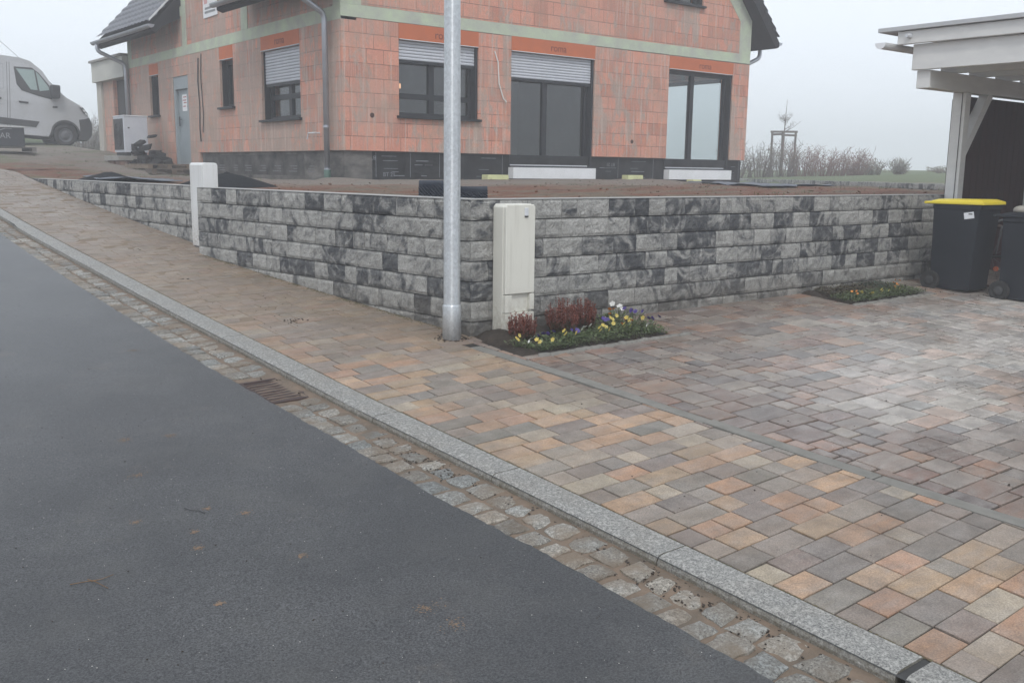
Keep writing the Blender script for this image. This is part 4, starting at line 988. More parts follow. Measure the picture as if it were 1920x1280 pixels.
# clods on the soil
m = MB(); rr = random.Random(21)
for k in range(900):
    x_ = rr.uniform(4.6, 19); y_ = rr.uniform(6.3, 14.8)
    if x_ < xw(y_)+.5: continue
    s_ = .005+.014*rr.random()**3; c = Vector((x_, y_, soilz(x_, y_)+s_*.3)); a = rr.uniform(0, 3)
    m.obox(c, Vector((math.cos(a), math.sin(a), rr.uniform(-.3,.3)))*s_, Vector((-math.sin(a), math.cos(a), rr.uniform(-.3,.3)))*s_*.8, (rr.uniform(-.2,.2)*s_, 0, s_*.5))
tag(m.build('soil_clods', SOIL, bevel=.004), kind='stuff')
m = MB(); rr = random.Random(61)
for k in range(240):
    x_ = rr.uniform(4.3, 8.2) if k % 3 else rr.uniform(9, 18); y_ = rr.uniform(15.5, 30) if k % 3 else rr.uniform(6.4, 12)
    if x_ < xw(y_)+.5: continue
    for q in range(9):
        a = rr.uniform(0, 6.283); b = Vector((x_+rr.uniform(-.07,.07), y_+rr.uniform(-.07,.07), soilz(x_, y_)-.01)); e = b+Vector((math.cos(a)*.03, math.sin(a)*.03, rr.uniform(.02, .07))); w_ = Vector((-math.sin(a), math.cos(a), 0))*.004
        m.add([b-w_, b+w_, e], [(0,1,2)])
tag(m.build('weeds', LEAFG, fix=False), kind='stuff')
# ------------------------------------------------------------------ carport
CP = thing('carport', 'white timber carport with braced post and flat roof beside the bins', 'carport', (12, 3.5, .2))
def cb(name, *a, mat=WHT2, bevel=.006):
    m = MB(); m.box(*a); return m.build(name, mat, CP, bevel=bevel)
cb('cross_beam', 9.905, 16.0, 5.50, 5.65, 2.252, 2.435)
cb('cross_beam', 9.905, 16.0, .40, .55, 2.252, 2.435)
cb('edge_beam', 9.86, 9.93, .2, 5.69, 2.438, 2.70)
cb('fascia_board', 9.80, 9.858, .1, 5.84, 2.702, 2.835)
m = MB(); m.box(9.76, 16.2, 0, 6.05, 2.840, 2.885); m.build('roof_edge', simple('roof_trim_grey', (.45,.46,.47), (.40,.41,.42), 3, .5, 0), CP, bevel=.004)
for k in range(9):
    x_ = 10.45+k*.62; cb('rafter', x_, x_+.07, .2, 5.69, 2.438, 2.60)
cb('ceiling_boards', 9.94, 16.0, .15, 5.46, 2.605, 2.64)
for (x_, y_) in ((10.69, 5.50), (10.69, .40), (15.4, .40)):
    cb('post', x_, x_+.115, y_, y_+.15, .08, 2.251)
m = MB(); m.box(10.682, 10.689, 5.535, 5.54, .3, 2.25); m.build('post_seam', VDIRT, CP)
m = MB(); m.bar((10.80, 5.575, 1.60), (11.30, 5.575, 2.26), .10, .11, (0,1,0)); m.build('brace', WHT2, CP, bevel=.004)
m = MB(); m.bar((10.75, 5.44, 1.55), (10.75, 4.95, 2.3), .09, .09, (1,0,0)); 
m = MB(); n_ = 10; vs = []
for x_ in (9.62, 16.2):
    for k in range(n_+1):
        a = math.pi+math.pi*k/n_; vs.append((x_, 5.925+.062*math.cos(a), 2.715+.062*math.sin(a)))
q = n_+1; m.add(vs, [(k, k+1, q+k+1, q+k) for k in range(n_)] + [tuple(range(q)), tuple(range(q, 2*q))]); m.build('gutter', WHITE, CP, fix=False)
m = MB(); m.lathe((9.80, 5.70, 2.78), (-1,0,0), [(.0001, .07), (.018, .07), (.022, .03), (.03, .0)], 16); m.build('small_lamp', ALUL, CP)
# shed wall behind
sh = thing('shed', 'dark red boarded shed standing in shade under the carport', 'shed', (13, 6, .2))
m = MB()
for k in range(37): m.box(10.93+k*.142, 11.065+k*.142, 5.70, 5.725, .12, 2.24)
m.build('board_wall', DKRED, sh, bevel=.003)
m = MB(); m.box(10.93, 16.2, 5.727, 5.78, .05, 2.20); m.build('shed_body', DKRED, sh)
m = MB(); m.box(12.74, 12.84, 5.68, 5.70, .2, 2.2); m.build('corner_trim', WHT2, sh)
# unseen wall added at the far side to darken the carport
m = MB(); m.box(16.0, 16.1, .1, 5.69, .1, 2.43); m.build('shade_wall', DKRED, sh)
# ------------------------------------------------------------------ bins
def wheelie(x, y, z, lid, lab, zt=.89, cat='bin'):
    t = thing('wheelie_bin', lab, cat, (x, y, z))     # x,y = corner; back toward +Y, front toward -Y, side facing -X
    W, D = .46, .50
    def ring(zz, ins, dy): return [(x+ins, y-D+ins+dy, zz), (x+W-ins, y-D+ins+dy, zz), (x+W-ins, y-ins*.4, zz), (x+ins, y-ins*.4, zz)]
    m = MB(); lv = [ring(z+.02, .035, .03), ring(z+.16, .032, .028), ring(z+zt-.05, .010, .0), ring(z+zt-.042, .002, -.012), ring(z+zt, .0, -.014)]
    vs = [p for r_ in lv for p in r_]; m.add(vs, [(i*4+k, i*4+(k+1)%4, (i+1)*4+(k+1)%4, (i+1)*4+k) for i in range(4) for k in range(4)] + [(3,2,1,0), (16,17,18,19)]); m.build('body', BIN, t, bevel=.02, seg=3)
    m = MB(); zl = z+zt+.002
    vs = [(x-.012, y-D-.035, zl), (x+W+.012, y-D-.035, zl), (x+W+.012, y+.02, zl), (x-.012, y+.02, zl),
          (x-.010, y-D-.03, zl+.030), (x+W+.010, y-D-.03, zl+.030), (x+W+.010, y+.02, zl+.030), (x-.010, y+.02, zl+.030),
          (x+.05, y-D+.04, zl+.055), (x+W-.05, y-D+.04, zl+.055), (x+W-.05, y-.03, zl+.050), (x+.05, y-.03, zl+.050)]
    m.add(vs, [(0,3,2,1),(0,1,5,4),(1,2,6,5),(2,3,7,6),(3,0,4,7),(4,5,9,8),(5,6,10,9),(6,7,11,10),(7,4,8,11),(8,9,10,11)]); ld = m.build('lid', lid, t, bevel=.008)
    m = MB(); m.tube([(x+.02, y+.02, zl+.012), (x+.02, y+.085, zl+.012)], .014, 8); m.tube([(x+W-.02, y+.02, zl+.012), (x+W-.02, y+.085, zl+.012)], .014, 8); m.tube([(x+.0, y+.085, zl+.012), (x+W, y+.085, zl+.012)], .014, 10); m.build('handle_bar', lid, t)
    for xx in (x-.03, x+W-.02):
        m = MB(); m.lathe((xx, y-.035, z+.10), (1,0,0), [(.0001, 0), (.045, 0), (.05, .008), (.075, .006), (.098, .006), (.100, .012), (.100, .044), (.09, .05), (.0001, .05)], 28); w_ = m.build('wheel', BLKR, t, smooth=False)
        m = MB(); m.lathe((xx-.002, y-.035, z+.10), (1,0,0), [(.0001, -.004), (.03, -.003), (.048, .004)], 18); m.build('hub', VDIRT, w_)
    return t
bz = cg(9.85, 5.0)
b1 = wheelie(9.80, 5.29, bz, YEL, 'black wheelie bin with a yellow lid and white sticker at the wall end')
m = MB(); xx = 9.80+.0085; m.obox((xx, 4.905, bz+.785), (.002,0,0), (0,.050,-.008), (0,.006,.032)); st = m.build('sticker', WHITE, b1)
m = MB(); m.obox((xx-.002, 4.89, bz+.800), (.001,0,0), (0,.02,.0), (0,0,.006)); m.build('sticker_print', BLK, st)
bz2 = cg(9.9, 4.3)
b2 = wheelie(9.90, 4.61, bz2, BIN, 'all-black wheelie bin with a stone on its lid at the right edge', zt=.83)
m = MB(); N = 12; c = Vector((10.02, 4.47, bz2+.83+.075)); vs = []
for i in range(1, 8):
    for k in range(N):
        th = math.pi*i/8; ph = 2*math.pi*k/N; d = Vector((math.sin(th)*math.cos(ph), math.sin(th)*math.sin(ph), math.cos(th))); r_ = 1+.18*nz(d.x*2, d.y*2, d.z*2+3); vs.append((c.x+d.x*.075*r_, c.y+d.y*.10*r_, c.z+d.z*.045*r_))
m.add(vs, [(i*N+k, i*N+(k+1)%N, (i+1)*N+(k+1)%N, (i+1)*N+k) for i in range(6) for k in range(N)] + [tuple(range(N)), tuple(range(6*N, 7*N))])
tag(m.build('stone', STONE, smooth=True), 'rounded grey stone lying on the lid of the all-black bin', 'stone')
# bicycle hidden between the bins
t = thing('bicycle', 'dark bicycle with an orange reflector parked in the shade between the two bins', 'bicycle', (10.6, 4.75, bz))
m = MB(); C0 = Vector((10.50, 4.83, bz+.33)); pts = [C0+Vector((math.cos(a)*.33*.35, math.cos(a)*.33*-.9, math.sin(a)*.33)) for a in [2*math.pi*k/32 for k in range(33)]]; m.tube(pts, .02, 8, cap=False); wh = m.build('wheel', simple('worn_tyre', (.05,.035,.03), (.07,.05,.04), 9, .8, 0), t)
m = MB()
for k in range(10):
    a = 2*math.pi*k/10; m.tube([C0, C0+Vector((math.cos(a)*.33*.35, math.cos(a)*.33*-.9, math.sin(a)*.33))], .002, 4)
m.build('spokes', CHRM, wh)
m = MB(); m.tube([(10.45, 4.93, bz+.38), (10.47, 4.90, bz+.60), (10.52, 4.84, bz+.70), (10.58, 4.74, bz+.74)], .012, 8); m.tube([(10.48, 4.78, bz+.36), (10.50, 4.75, bz+.66)], .010, 8); m.tube([C0, (10.9, 3.9, bz+.45), (10.95, 3.8, bz+.9)], .014, 8); m.build('frame', CHRM, t)
m = MB(); m.lathe((10.40, 4.725, bz+.215), (-1,-.3,0), [(.0001, .012), (.022, .012), (.028, .006), (.028, 0)], 14); m.build('reflector', REFL, t); t.location = (10.62, 4.895, bz)
# ------------------------------------------------------------------ van
VG = 2.015
def van():
    t = thing('delivery_van', 'large silver-grey panel van parked beyond the garden, front half in view', 'van', (0, 0, 0))
    P = lambda x, y, z: (x, y, z)
    W = 1.0
    prof = [(0.0,.66),(.0,.42),(-.12,.25),(-.40,.24),(-5.35,.26),(-5.5,.45),(-5.5,2.38),(-5.42,2.52),(-5.2,2.56),(-2.1,2.54),(-1.80,2.47),(-1.47,2.22),(-1.22,1.86),(-.80,1.50),(-.40,1.31),(-.15,1.12),(-.06,.90)]
    def hw(x, z):      # half width at profile point
        w = W if z < 1.25 else W-.13*min(1, (z-1.25)/1.2)
        if x > -1.0: w -= .30*((x+1.0)/1.0)**2
        return w
    # body with wheel cut-outs: build side as triangulated prism slices along z bands
    m = MB(); n_ = len(prof); vs = []
    for sgn in (-1, 1):
        for (x, z) in prof: vs.append((x, sgn*hw(x, z), z))
    fs = [(i, (i+1)%n_, n_+(i+1)%n_, n_+i) for i in range(n_)]
    m.add(vs, fs)
    for sgn in (-1, 1):
        # side skin, grid in x, clipped by the profile and wheel arches
        xs_ = [-5.5+.05*k for k in range(111)]; 
        def zlo(x):
            z = .25
            for wx in (-.81, -4.35):
                d_ = abs(x-wx)
                if d_ < .44: z = max(z, .33+math.sqrt(.44**2-d_**2)+.03)
            return z if x < -.12 else .25+(x+.12)/.12*.3
        def zhi(x):
            top = [(p[0], p[1]) for p in prof[6:]] + [(0.0, .66)]
            for (a, b_), (c, d_) in zip(top, top[1:]):
                if a <= x <= c and c > a: return b_+(d_-b_)*(x-a)/(c-a)
            return .66
        rows = 14; vv = []
        for x in xs_:
            a, b_ = zlo(x), zhi(x)
            for r_ in range(rows+1):
                z = a+(b_-a)*r_/rows; vv.append((x, sgn*hw(x, z), z))
        m.add(vv, [(i*(rows+1)+r_, i*(rows+1)+r_+1, (i+1)*(rows+1)+r_+1, (i+1)*(rows+1)+r_) for i in range(len(xs_)-1) for r_ in range(rows)])
    m.build('body', VANP, t, smooth=False, fix=False)
    y0 = -W-.004
    sidew = lambda z, x=-2: -(hw(x, z))-.006
    def side(name, pts, mat, off=.004, par=t, th=.012):
        m = MB(); n_ = len(pts); vs = [(x, -(hw(x, z))-off, z) for x, z in pts] + [(x, -(hw(x, z))-off-th, z) for x, z in pts]
        m.add(vs, [tuple(range(n_)), tuple(range(n_, 2*n_))[::-1]] + [(i, (i+1)%n_, n_+(i+1)%n_, n_+i) for i in range(n_)]); return m.build(name, mat, par, bevel=0)
    win = side('side_window', [(-2.26,2.25),(-1.76,2.28),(-1.56,2.14),(-1.27,1.80),(-1.20,1.38),(-1.6,1.45),(-2.05,1.56),(-2.19,1.74)], VDIRT, .004, th=.006)
    side('pane', [(-2.20,2.20),(-1.70,2.22),(-1.61,1.62),(-1.80,1.62)], simple('cab_glass', (.26,.34,.33), (.30,.38,.37), 3, .15, 0), .012, win, .003)
    side('pane', [(-1.65,2.17),(-1.56,2.09),(-1.30,1.76),(-1.28,1.66),(-1.55,1.60)], bpy.data.materials['cab_glass'], .012, win, .003)
    side('side_moulding', [(-3.9,.74),(-1.56,.68),(-1.66,.50),(-3.9,.52)], VDIRT, .004)
    for hx, hz in ((-2.74, 1.27), (-2.0, 1.22)): side('door_handle', [(hx-.15,hz+.025),(hx+.13,hz+.02),(hx+.12,hz-.035),(hx-.13,hz-.03)], BLK, .01)
    for x_ in (-2.45, -2.38):
        m = MB(); vs = []
        for k in range(13): z = .45+k*.16; vs += [(x_-.006, -hw(x_, z)-.003, z), (x_+.006, -hw(x_, z)-.003, z)]
        m.add(vs, [(2*i, 2*i+1, 2*i+3, 2*i+2) for i in range(12)]); m.build('door_gap', VDIRT, t, fix=False)
    for (a, b_, c, d_) in ((-3.8,-2.52,1.09,1.10), (-3.8,-2.55,2.28,2.30), (-3.8,-2.55,1.55,1.565), (-2.56,-2.545,1.55,2.30)): side('panel_crease', [(a,c),(b_,c),(b_,d_),(a,d_)], simple('crease_grey', (.30,.31,.33), None, 5, .6, 0) if 'crease_grey' not in bpy.data.materials else bpy.data.materials['crease_grey'], .001, th=.002)
    side('side_repeater', [(-1.19,1.19),(-1.05,1.20),(-1.05,1.14),(-1.19,1.13)], VDIRT, .004)
    m = MB(); m.box(-1.28, -1.02, -1.30, -1.02, 1.42, 1.82); m.box(-1.22, -1.08, -1.05, -.93, 1.42, 1.50); m.build('mirror', BLK, t, bevel=.04)
    # bumper, headlight, windscreen
    for sgn in (-1,):
        m = MB(); pts = [(-.40,.86),(-.05,1.0-.04),(.03,.80),(.05,.60),(.03,.38),(-.12,.22),(-.44,.24),(-.37,.42),(-.36,.60)]
        vs = [(x, -hw(min(x,0), z)-.012, z) for x, z in pts] + [(x, .7, z) for x, z in pts]; n_ = len(pts)
        m.add(vs, [tuple(range(n_)), tuple(range(n_, 2*n_))[::-1]] + [(i, (i+1)%n_, n_+(i+1)%n_, n_+i) for i in range(n_)]); m.build('bumper', VDIRT, t, bevel=.02)
    side('headlight', [(-.40,1.33),(-.27,1.24),(-.10,1.06),(-.14,1.0),(-.27,1.08),(-.37,1.22)], simple('lamp_dark', (.02,.022,.025), (.08,.085,.09), 30, .3, 0), .012)
    for (a, b_) in ((-.35,1.27),(-.24,1.15),(-.17,1.06)): side('headlight_lens', [(a-.045,b_+.045),(a+.04,b_+.01),(a+.045,b_-.04),(a-.03,b_-.01)], WHITE, .026, th=.004)
    m = MB(); m.add([(-1.74,-.78,2.43),(-1.74,.78,2.43),(-.86,.86,1.56),(-.86,-.86,1.56)], [(0,1,2,3)]); m.build('windscreen', bpy.data.materials['cab_glass'], t, fix=False)
    for wx in (-.81, -4.35):
        for sg in (-1, 1):
            m = MB(); yy = sg*.93; ax = (0, sg, 0)
            m.lathe((wx, yy, .335), ax, [(.0001,-.2),(.30,-.2),(.335,-.17),(.335,.04),(.31,.065),(.215,.06),(.21,.045)], 36); w_ = m.build('wheel', BLKR, t, smooth=True)
            m = MB(); m.lathe((wx, yy, .335), ax, [(.212,.045),(.205,.062),(.19,.035),(.12,.02),(.09,.05),(.06,.06),(.0001,.062)], 28); m.build('rim', CHRM, w_, smooth=True)
        m = MB(); 
        for sg in (-1, 1):
            vs = []
            for k in range(17):
                a = math.pi*k/16-.1*0; 
                for r_, yy in ((.44, sg*(hw(wx, .6)+.008)), (.385, sg*(hw(wx,.6)+.008)), (.44, sg*.6)): vs.append((wx+r_*math.cos(a), yy, .355+r_*math.sin(a)*1.02))
            m.add(vs, [(3*i, 3*i+3, 3*i+4, 3*i+1) for i in range(16)] + [(3*i, 3*i+2, 3*i+5, 3*i+3) for i in range(16)])
            m.add([(wx-.44, sg*.55, .3), (wx+.44, sg*.55, .3), (wx+.44, sg*.55, .82), (wx-.44, sg*.55, .82)], [(0,1,2,3)])
        m.build('wheel_arch', VDIRT, t, fix=False)
    m = MB(); m.tube([(-2.05, -.6, 2.55), (-2.35, -.6, 2.80), (-2.8, -.6, 3.15)], .006, 5); m.build('aerial', BLK, t)
    m = MB(); m.box(-5.3, -.5, -.8, .8, .2, .4); m.build('underbody', VDIRT, t)
    return t
v = van(); v.location = (9.22, 34.10, 1.87); v.rotation_euler = (0, math.radians(3.6), math.radians(-2))
# ------------------------------------------------------------------ crate on pallet by the street
zc = 1.66
pallet(5.02, 26.95, zc-.02, 1.95, 1.1, 0, 'low dark pallet under the black crate at the left edge', simple('grey_timber', (.12,.115,.11), (.18,.17,.16), 6, .85, .3))
t = thing('tool_crate', 'black crate with pale lid edge and lettering standing on a low pallet', 'crate', (5.0, 27, zc+.1))
m = MB(); m.box(4.2, 5.78, 26.55, 27.4, zc+.11, zc+.56); m.build('crate_body', simple('crate_navy', (.030,.034,.042), (.045,.05,.058), 4, .6, .1), t, bevel=.01)
m = MB(); m.box(4.18, 5.80, 26.53, 27.42, zc+.565, zc+.60); m.build('lid', simple('lid_grey', (.52,.53,.53), (.45,.46,.46), 4, .5, 0), t, bevel=.006)
text_mesh('crate_lettering', 'LAR', .19, simple('dull_white', (.28,.29,.30), None, 5, .6, 0), t, (5.30, 26.545, zc+.36), (1,0,0), (0,0,1))
m = MB(); m.bar((5.15, 26.543, zc+.47), (5.36, 26.543, zc+.54), .012, .02); m.bar((5.36, 26.543, zc+.54), (5.5, 26.543, zc+.53), .012, .012); m.build('crate_emblem', bpy.data.materials['dull_white'], t)
heap(5.0, 23.6, 1.5, 1.0, .10, gt(5, 23.6)-.02, SOIL, 'low reddish spoil mound between the crate and the gravel heaps', 'spoil heap', 7, 'spoil_heap')
# ------------------------------------------------------------------ vegetation
def twig_bush(name, cx, cy, cz, R_, Hh, n_, mat, lab, cat, group, seed, leafm=None):
    rr = random.Random(seed); t = thing(name, lab, cat, (cx, cy, cz), group); m = MB()
    for k in range(n_):
        a = rr.uniform(0, 6.283); r_ = R_*math.sqrt(rr.random())*.5; b = Vector((cx+r_*math.cos(a), cy+r_*math.sin(a), cz-.05)); 
        h = Hh*rr.uniform(.45, 1.05); lean = Vector((math.cos(a), math.sin(a), 0))*rr.uniform(.1, .9)*R_*.9
        p1 = b+lean*.35+Vector((rr.uniform(-.1,.1), rr.uniform(-.1,.1), h*.5)); p2 = b+lean+Vector((rr.uniform(-.15,.15), rr.uniform(-.15,.15), h))
        m.tube([b, p1, p2], .012, 3, False, rs=[.018, .012, .004])
        for q in range(5):
            s = rr.uniform(.3, 1); s0 = b.lerp(p1, s*2) if s < .5 else p1.lerp(p2, s*2-1); d = Vector((rr.uniform(-1,1), rr.uniform(-1,1), rr.uniform(.2,1.2)))*Hh*rr.uniform(.08,.22)
            m.tube([s0, s0+d], .006, 3, False, rs=[.009, .003])
    m.build('branches', mat, t, fix=False)
    if leafm:
        m = MB()
        for k in range(n_*10):
            a = rr.uniform(0, 6.283); r_ = R_*math.sqrt(rr.random()); z = rr.uniform(.15, 1)*Hh*(1-.35*(r_/R_)); c = Vector((cx+r_*math.cos(a), cy+r_*math.sin(a), cz+z)); d = Vector((rr.uniform(-1,1), rr.uniform(-1,1), rr.uniform(-1,1))).normalized()*.035; e = d.orthogonal().normalized()*.025
            m.add([c-d, c+e, c+d, c-e], [(0,1,2,3)])
        m.build('leaves', leafm, t, fix=False)
    return t
LFR = simple('withered_leaf', (.20,.10,.08), (.14,.10,.06), 3, .8, 0); LFG = simple('dull_leaf', (.09,.10,.05), (.13,.10,.06), 3, .8, 0)
specs = [(34.4,27.6,1.0,1.2,LFG,'bare olive shrub at the house corner, leftmost of the garden hedge'), (35.3,27.0,1.0,1.45,LFG,'bare greenish-brown shrub left of the staked young tree'), (36.1,26.6,1.1,1.6,LFG,'tallest bare brown shrub around the stakes of the young tree'),
         (36.9,26.0,1.0,1.5,LFR,'reddish-brown shrub just right of the tree stakes'), (37.5,25.4,1.0,1.25,LFR,'red-tinged shrub in the middle of the hedge'), (38.1,24.9,.9,1.05,LFR,'reddish shrub with thin upright shoots'), (38.7,24.5,.8,1.15,LFR,'red-brown shrub near the right end of the hedge with one tall shoot'), (39.2,24.0,.6,.75,LFG,'last and lowest shrub of the hedge'),
         (40.2,23.4,.45,.75,LFG,'single small shrub standing alone beyond the wall, right of the hedge'), (42.5,22.4,.9,.35,LFG,'low scrubby shrub beyond the wall near the carport')]
for i, (x_, y_, r_, h_, lm, lb) in enumerate(specs): twig_bush('hedge_shrub', x_, y_, gt(x_, y_), r_, h_, 46, BARKR if lm is LFR else BARK, lb, 'shrub', 'bare shrubs beyond the garden', 100+i, lm)
for i, (x_, y_, r_, h_) in enumerate([(12.9,48.6,2.2,2.0), (15.4,49.4,2.2,1.9), (17.9,50.2,2.2,1.8), (10.0,51.0,2.2,2.2)]):
    twig_bush('bare_thicket', x_, y_, gt(x_, y_), r_, h_, 240, BARK, ['bare brown thicket directly right of the van nose', 'bare thicket beside the garage edge', 'bare thicket hidden behind the garage', 'tall bare thicket behind the van cab'][i], 'thicket', 'bare thickets behind the van', 200+i, LFG)
# grass tufts near van
t = thing('young_tree', 'bare young tree held by a three-post timber stake frame', 'tree', (37.5, 27.6, 1.2))
tx, ty, tz = 37.4, 27.5, gt(37.4, 27.5)
m = MB(); m.tube([(tx,ty,tz-.1),(tx+.02,ty,tz+1.5),(tx+.05,ty,tz+2.3),(tx+.12,ty,tz+3.4)], .03, 8, rs=[.045,.035,.022,.006]); m.build('trunk', BARK, t)
m = MB(); rr = random.Random(77)
for k in range(18):
    h_ = rr.uniform(1.9, 2.6); a = rr.uniform(0, 6.28); L = rr.uniform(.25, .75) if h_ < 2.3 else rr.uniform(.15,.35); b = Vector((tx+.04, ty, tz+h_)); e = b+Vector((math.cos(a)*L, math.sin(a)*L, L*.7)); mid = b.lerp(e, .5)+Vector((0,0,-.03)); m.tube([b, mid, e], .01, 4, False, rs=[.013,.009,.003])
    for q in range(3): s0 = mid.lerp(e, rr.random()); m.tube([s0, s0+Vector((rr.uniform(-.15,.15), rr.uniform(-.15,.15), rr.uniform(.02,.2)))], .005, 3, False)
m.build('crown', BARK, t)
fr_t = thing('stake_frame', 'three timber stakes joined by cross rails around the young tree', 'tree stakes', (tx, ty, tz))
dv = Vector((.62, -.78, 0)); ev = Vector((.78, .62, 0))
PP = [Vector((tx,ty,tz))-dv*.50, Vector((tx,ty,tz))+dv*.52, Vector((tx,ty,tz))-dv*.06-ev*.5]
for p in PP: m = MB(); m.tube([p+Vector((0,0,-.2)), p+Vector((0,0,1.95))], .05, 10); m.build('stake', TIMG, fr_t)
for a, b_, z_ in ((0,1,1.98),(0,2,1.86),(2,1,1.82)): m = MB(); m.bar(PP[a]+(PP[a]-PP[b_])*.08+Vector((0,0,z_)), PP[b_]+(PP[b_]-PP[a])*.08+Vector((0,0,z_)), .05, .09); m.build('rail', TIMG, fr_t)
# ------------------------------------------------------------------ heath shrubs and pansies in the beds
def heath(cx, cy, R_, h, lab, seed):
    rr = random.Random(seed); zb_ = cg(cx, cy)-.005; t = thing('heath_shrub', lab, 'heath plant', (cx, cy, zb_), 'red bud-bloomer heaths in the flower bed')
    g_, r_m = MB(), MB()
    for k in range(120):
        a = rr.uniform(0, 6.283); r_ = R_*math.sqrt(rr.random()); b = Vector((cx+r_*.6*math.cos(a), cy+r_*.5*math.sin(a), zb_)); tip = Vector((cx+r_*math.cos(a), cy+r_*math.sin(a), zb_+h*rr.uniform(.70, 1.05)*(1-.3*(r_/R_)**2)))
        mid = b.lerp(tip, .5)+Vector((math.cos(a), math.sin(a), 0))*.008; g_.tube([b, mid], .003, 3, False); ax = (tip-mid).normalized(); x_ = ax.orthogonal().normalized(); y_ = ax.cross(x_)
        for q in range(38):
            s = rr.random()**.8; c = (b.lerp(mid, s*2) if s < .5 else mid.lerp(tip, s*2-1)); b_ = rr.uniform(0, 6.283); rad = x_*math.cos(b_)+y_*math.sin(b_); sz = .0105*(1.2-.4*s); d = (ax*.9+rad*.9)*sz; e = ax.cross(rad)*sz*.42
            (r_m if s > .18+.3*rr.random() else g_).add([c, c+d*.5+e, c+d*1.15, c+d*.5-e], [(0,1,2,3)])
    g_.build('stems', HEAG, t, fix=False); r_m.build('buds', HEAR, t, fix=False)
heath(4.335, 5.33, .115, .235, 'reddish-brown bud heath in front of the cream cabinet', 1)
heath(4.73, 5.34, .135, .30, 'largest dark red bud heath, middle of the three beside the cabinet', 2)
heath(4.99, 5.40, .11, .27, 'red bud heath farthest right, nearest the pansies', 3)
def pansy_proto(kind, seed, nf, nl=34, spread=.085):
    rr = random.Random(seed); t = thing('pansy', 'x', 'pansy', (0, 0, -50 if False else 0)); m = MB()
    for k in range(nl):
        a = rr.uniform(0, 6.283); r_ = spread*math.sqrt(rr.random()); c = Vector((r_*math.cos(a), r_*math.sin(a), rr.uniform(.008, .06)*(1.15-r_/spread*.6))); L = rr.uniform(.014, .026); d = Vector((math.cos(a+rr.uniform(-1,1)), math.sin(a+rr.uniform(-1,1)), rr.uniform(-.1,.7))).normalized()*L; e = Vector((-d.y, d.x, rr.uniform(-.004,.004))).normalized()*L*.42
        m.add([c, c+d*.4+e, c+d*.8+e*.7, c+d*1.2, c+d*.8-e*.7, c+d*.4-e], [(0,1,2,3),(0,3,4,5)])
    for k in range(nl//2):
        a = rr.uniform(0, 6.283); r_ = spread*.8*rr.random(); b = Vector((r_*math.cos(a)*.4, r_*math.sin(a)*.4, 0)); m.tube([b, Vector((r_*math.cos(a), r_*math.sin(a), rr.uniform(.03,.06)))], .0018, 3, False)
    m.build('leaves', LEAFG, t, fix=False)
    mats = {'yellow': PETY, 'purple': PETP, 'white': PETW, 'orange': PETO}
    for k in range(nf):
        m = MB(); a = rr.uniform(0, 6.283); r_ = spread*.75*rr.random(); c = Vector((r_*math.cos(a), r_*math.sin(a), rr.uniform(.055, .085))); n0 = Vector((-.35+rr.uniform(-.4,.4), -.6+rr.uniform(-.3,.3), rr.uniform(.3,.9))).normalized(); x_ = n0.orthogonal().normalized(); y_ = n0.cross(x_); s = rr.uniform(.011, .018)
        for q in range(5):
            b = 2*math.pi*q/5+.3; d = x_*math.cos(b)+y_*math.sin(b); e = n0.cross(d); m.add([c, c+(d*.5+e*.45)*s, c+(d*1.05+e*.35)*s+n0*.002, c+(d*1.05-e*.35)*s+n0*.002, c+(d*.5-e*.45)*s], [(0,1,2,3,4)])
        fl_ = m.build('flower', mats[kind], t, fix=False)
    return t
def copy_tree(o, parent=None):
    c = o.copy(); COL.objects.link(c); c.parent = parent
    for ch in list(o.children): copy_tree(ch, c)
    return c
protos = {k: pansy_proto(k, 40+i, n_) for i, (k, n_) in enumerate((('yellow', 3), ('purple', 5), ('white', 4), ('orange', 3)))}
used = set()
def pansy(kind, x, y, lab, grp, rz=0, s=1.0, dz_=0.0):
    o = protos[kind] if kind not in used else copy_tree(protos[kind]); used.add(kind)
    o.location = (x, y, cg(x, y)+.01+dz_); o.rotation_euler = (0, 0, rz); o.scale = (s, s, s); o['label'] = lab; o['group'] = grp
G1 = 'pansies in the flower bed by the lamp post'; G2 = 'pansies in the far bed near the bins'
P1 = [('yellow',4.19,5.21,'pale little pansy at the left corner of the bed, below the cabinet',.9),('white',4.23,5.10,'low pansy clump with pale blooms in the front left corner of the bed',.9),('yellow',4.30,5.04,'greenish yellow pansy at the sharp front corner of the bed',1),('purple',4.43,5.19,'dark purple pansy just right of the smallest heath',1.05),('yellow',4.60,5.10,'bright yellow pansy with one large bloom near the front corner',1.15),('purple',4.72,5.16,'purple pansy behind the bright yellow one',1.05),
 ('white',4.83,5.20,'white pansy in front of the largest heath',.95),('yellow',4.93,5.09,'yellow pansy on the front edge, left of centre',1.05),('yellow',5.05,5.20,'small yellow pansy below the right-hand heath',1),('purple',5.18,5.34,'purple pansy right of the heaths',1.1),('yellow',5.17,5.09,'yellow pansy on the front edge, centre right',1.1),('orange',5.24,5.22,'orange pansy with brownish blooms in the right half of the bed',1.05),
 ('yellow',5.12,5.50,'pale yellow pansy at the wall behind the heaths',1.05),('orange',5.36,5.52,'orange-brown pansy against the wall near the white blooms',1.15),('white',5.47,5.50,'tall white pansy, topmost at the right end of the bed',1.25),('purple',5.50,5.36,'deep violet pansy cluster under the tall white one',1.25),('yellow',5.38,5.24,'yellow pansy in front of the violet cluster',1.15),('purple',5.50,5.19,'violet pansy at the far right tip of the bed',1.2),('white',5.38,5.08,'small white-flowered pansy on the front edge at right',.9),('yellow',5.28,5.38,'pale yellow pansy between the orange and violet ones',1)]
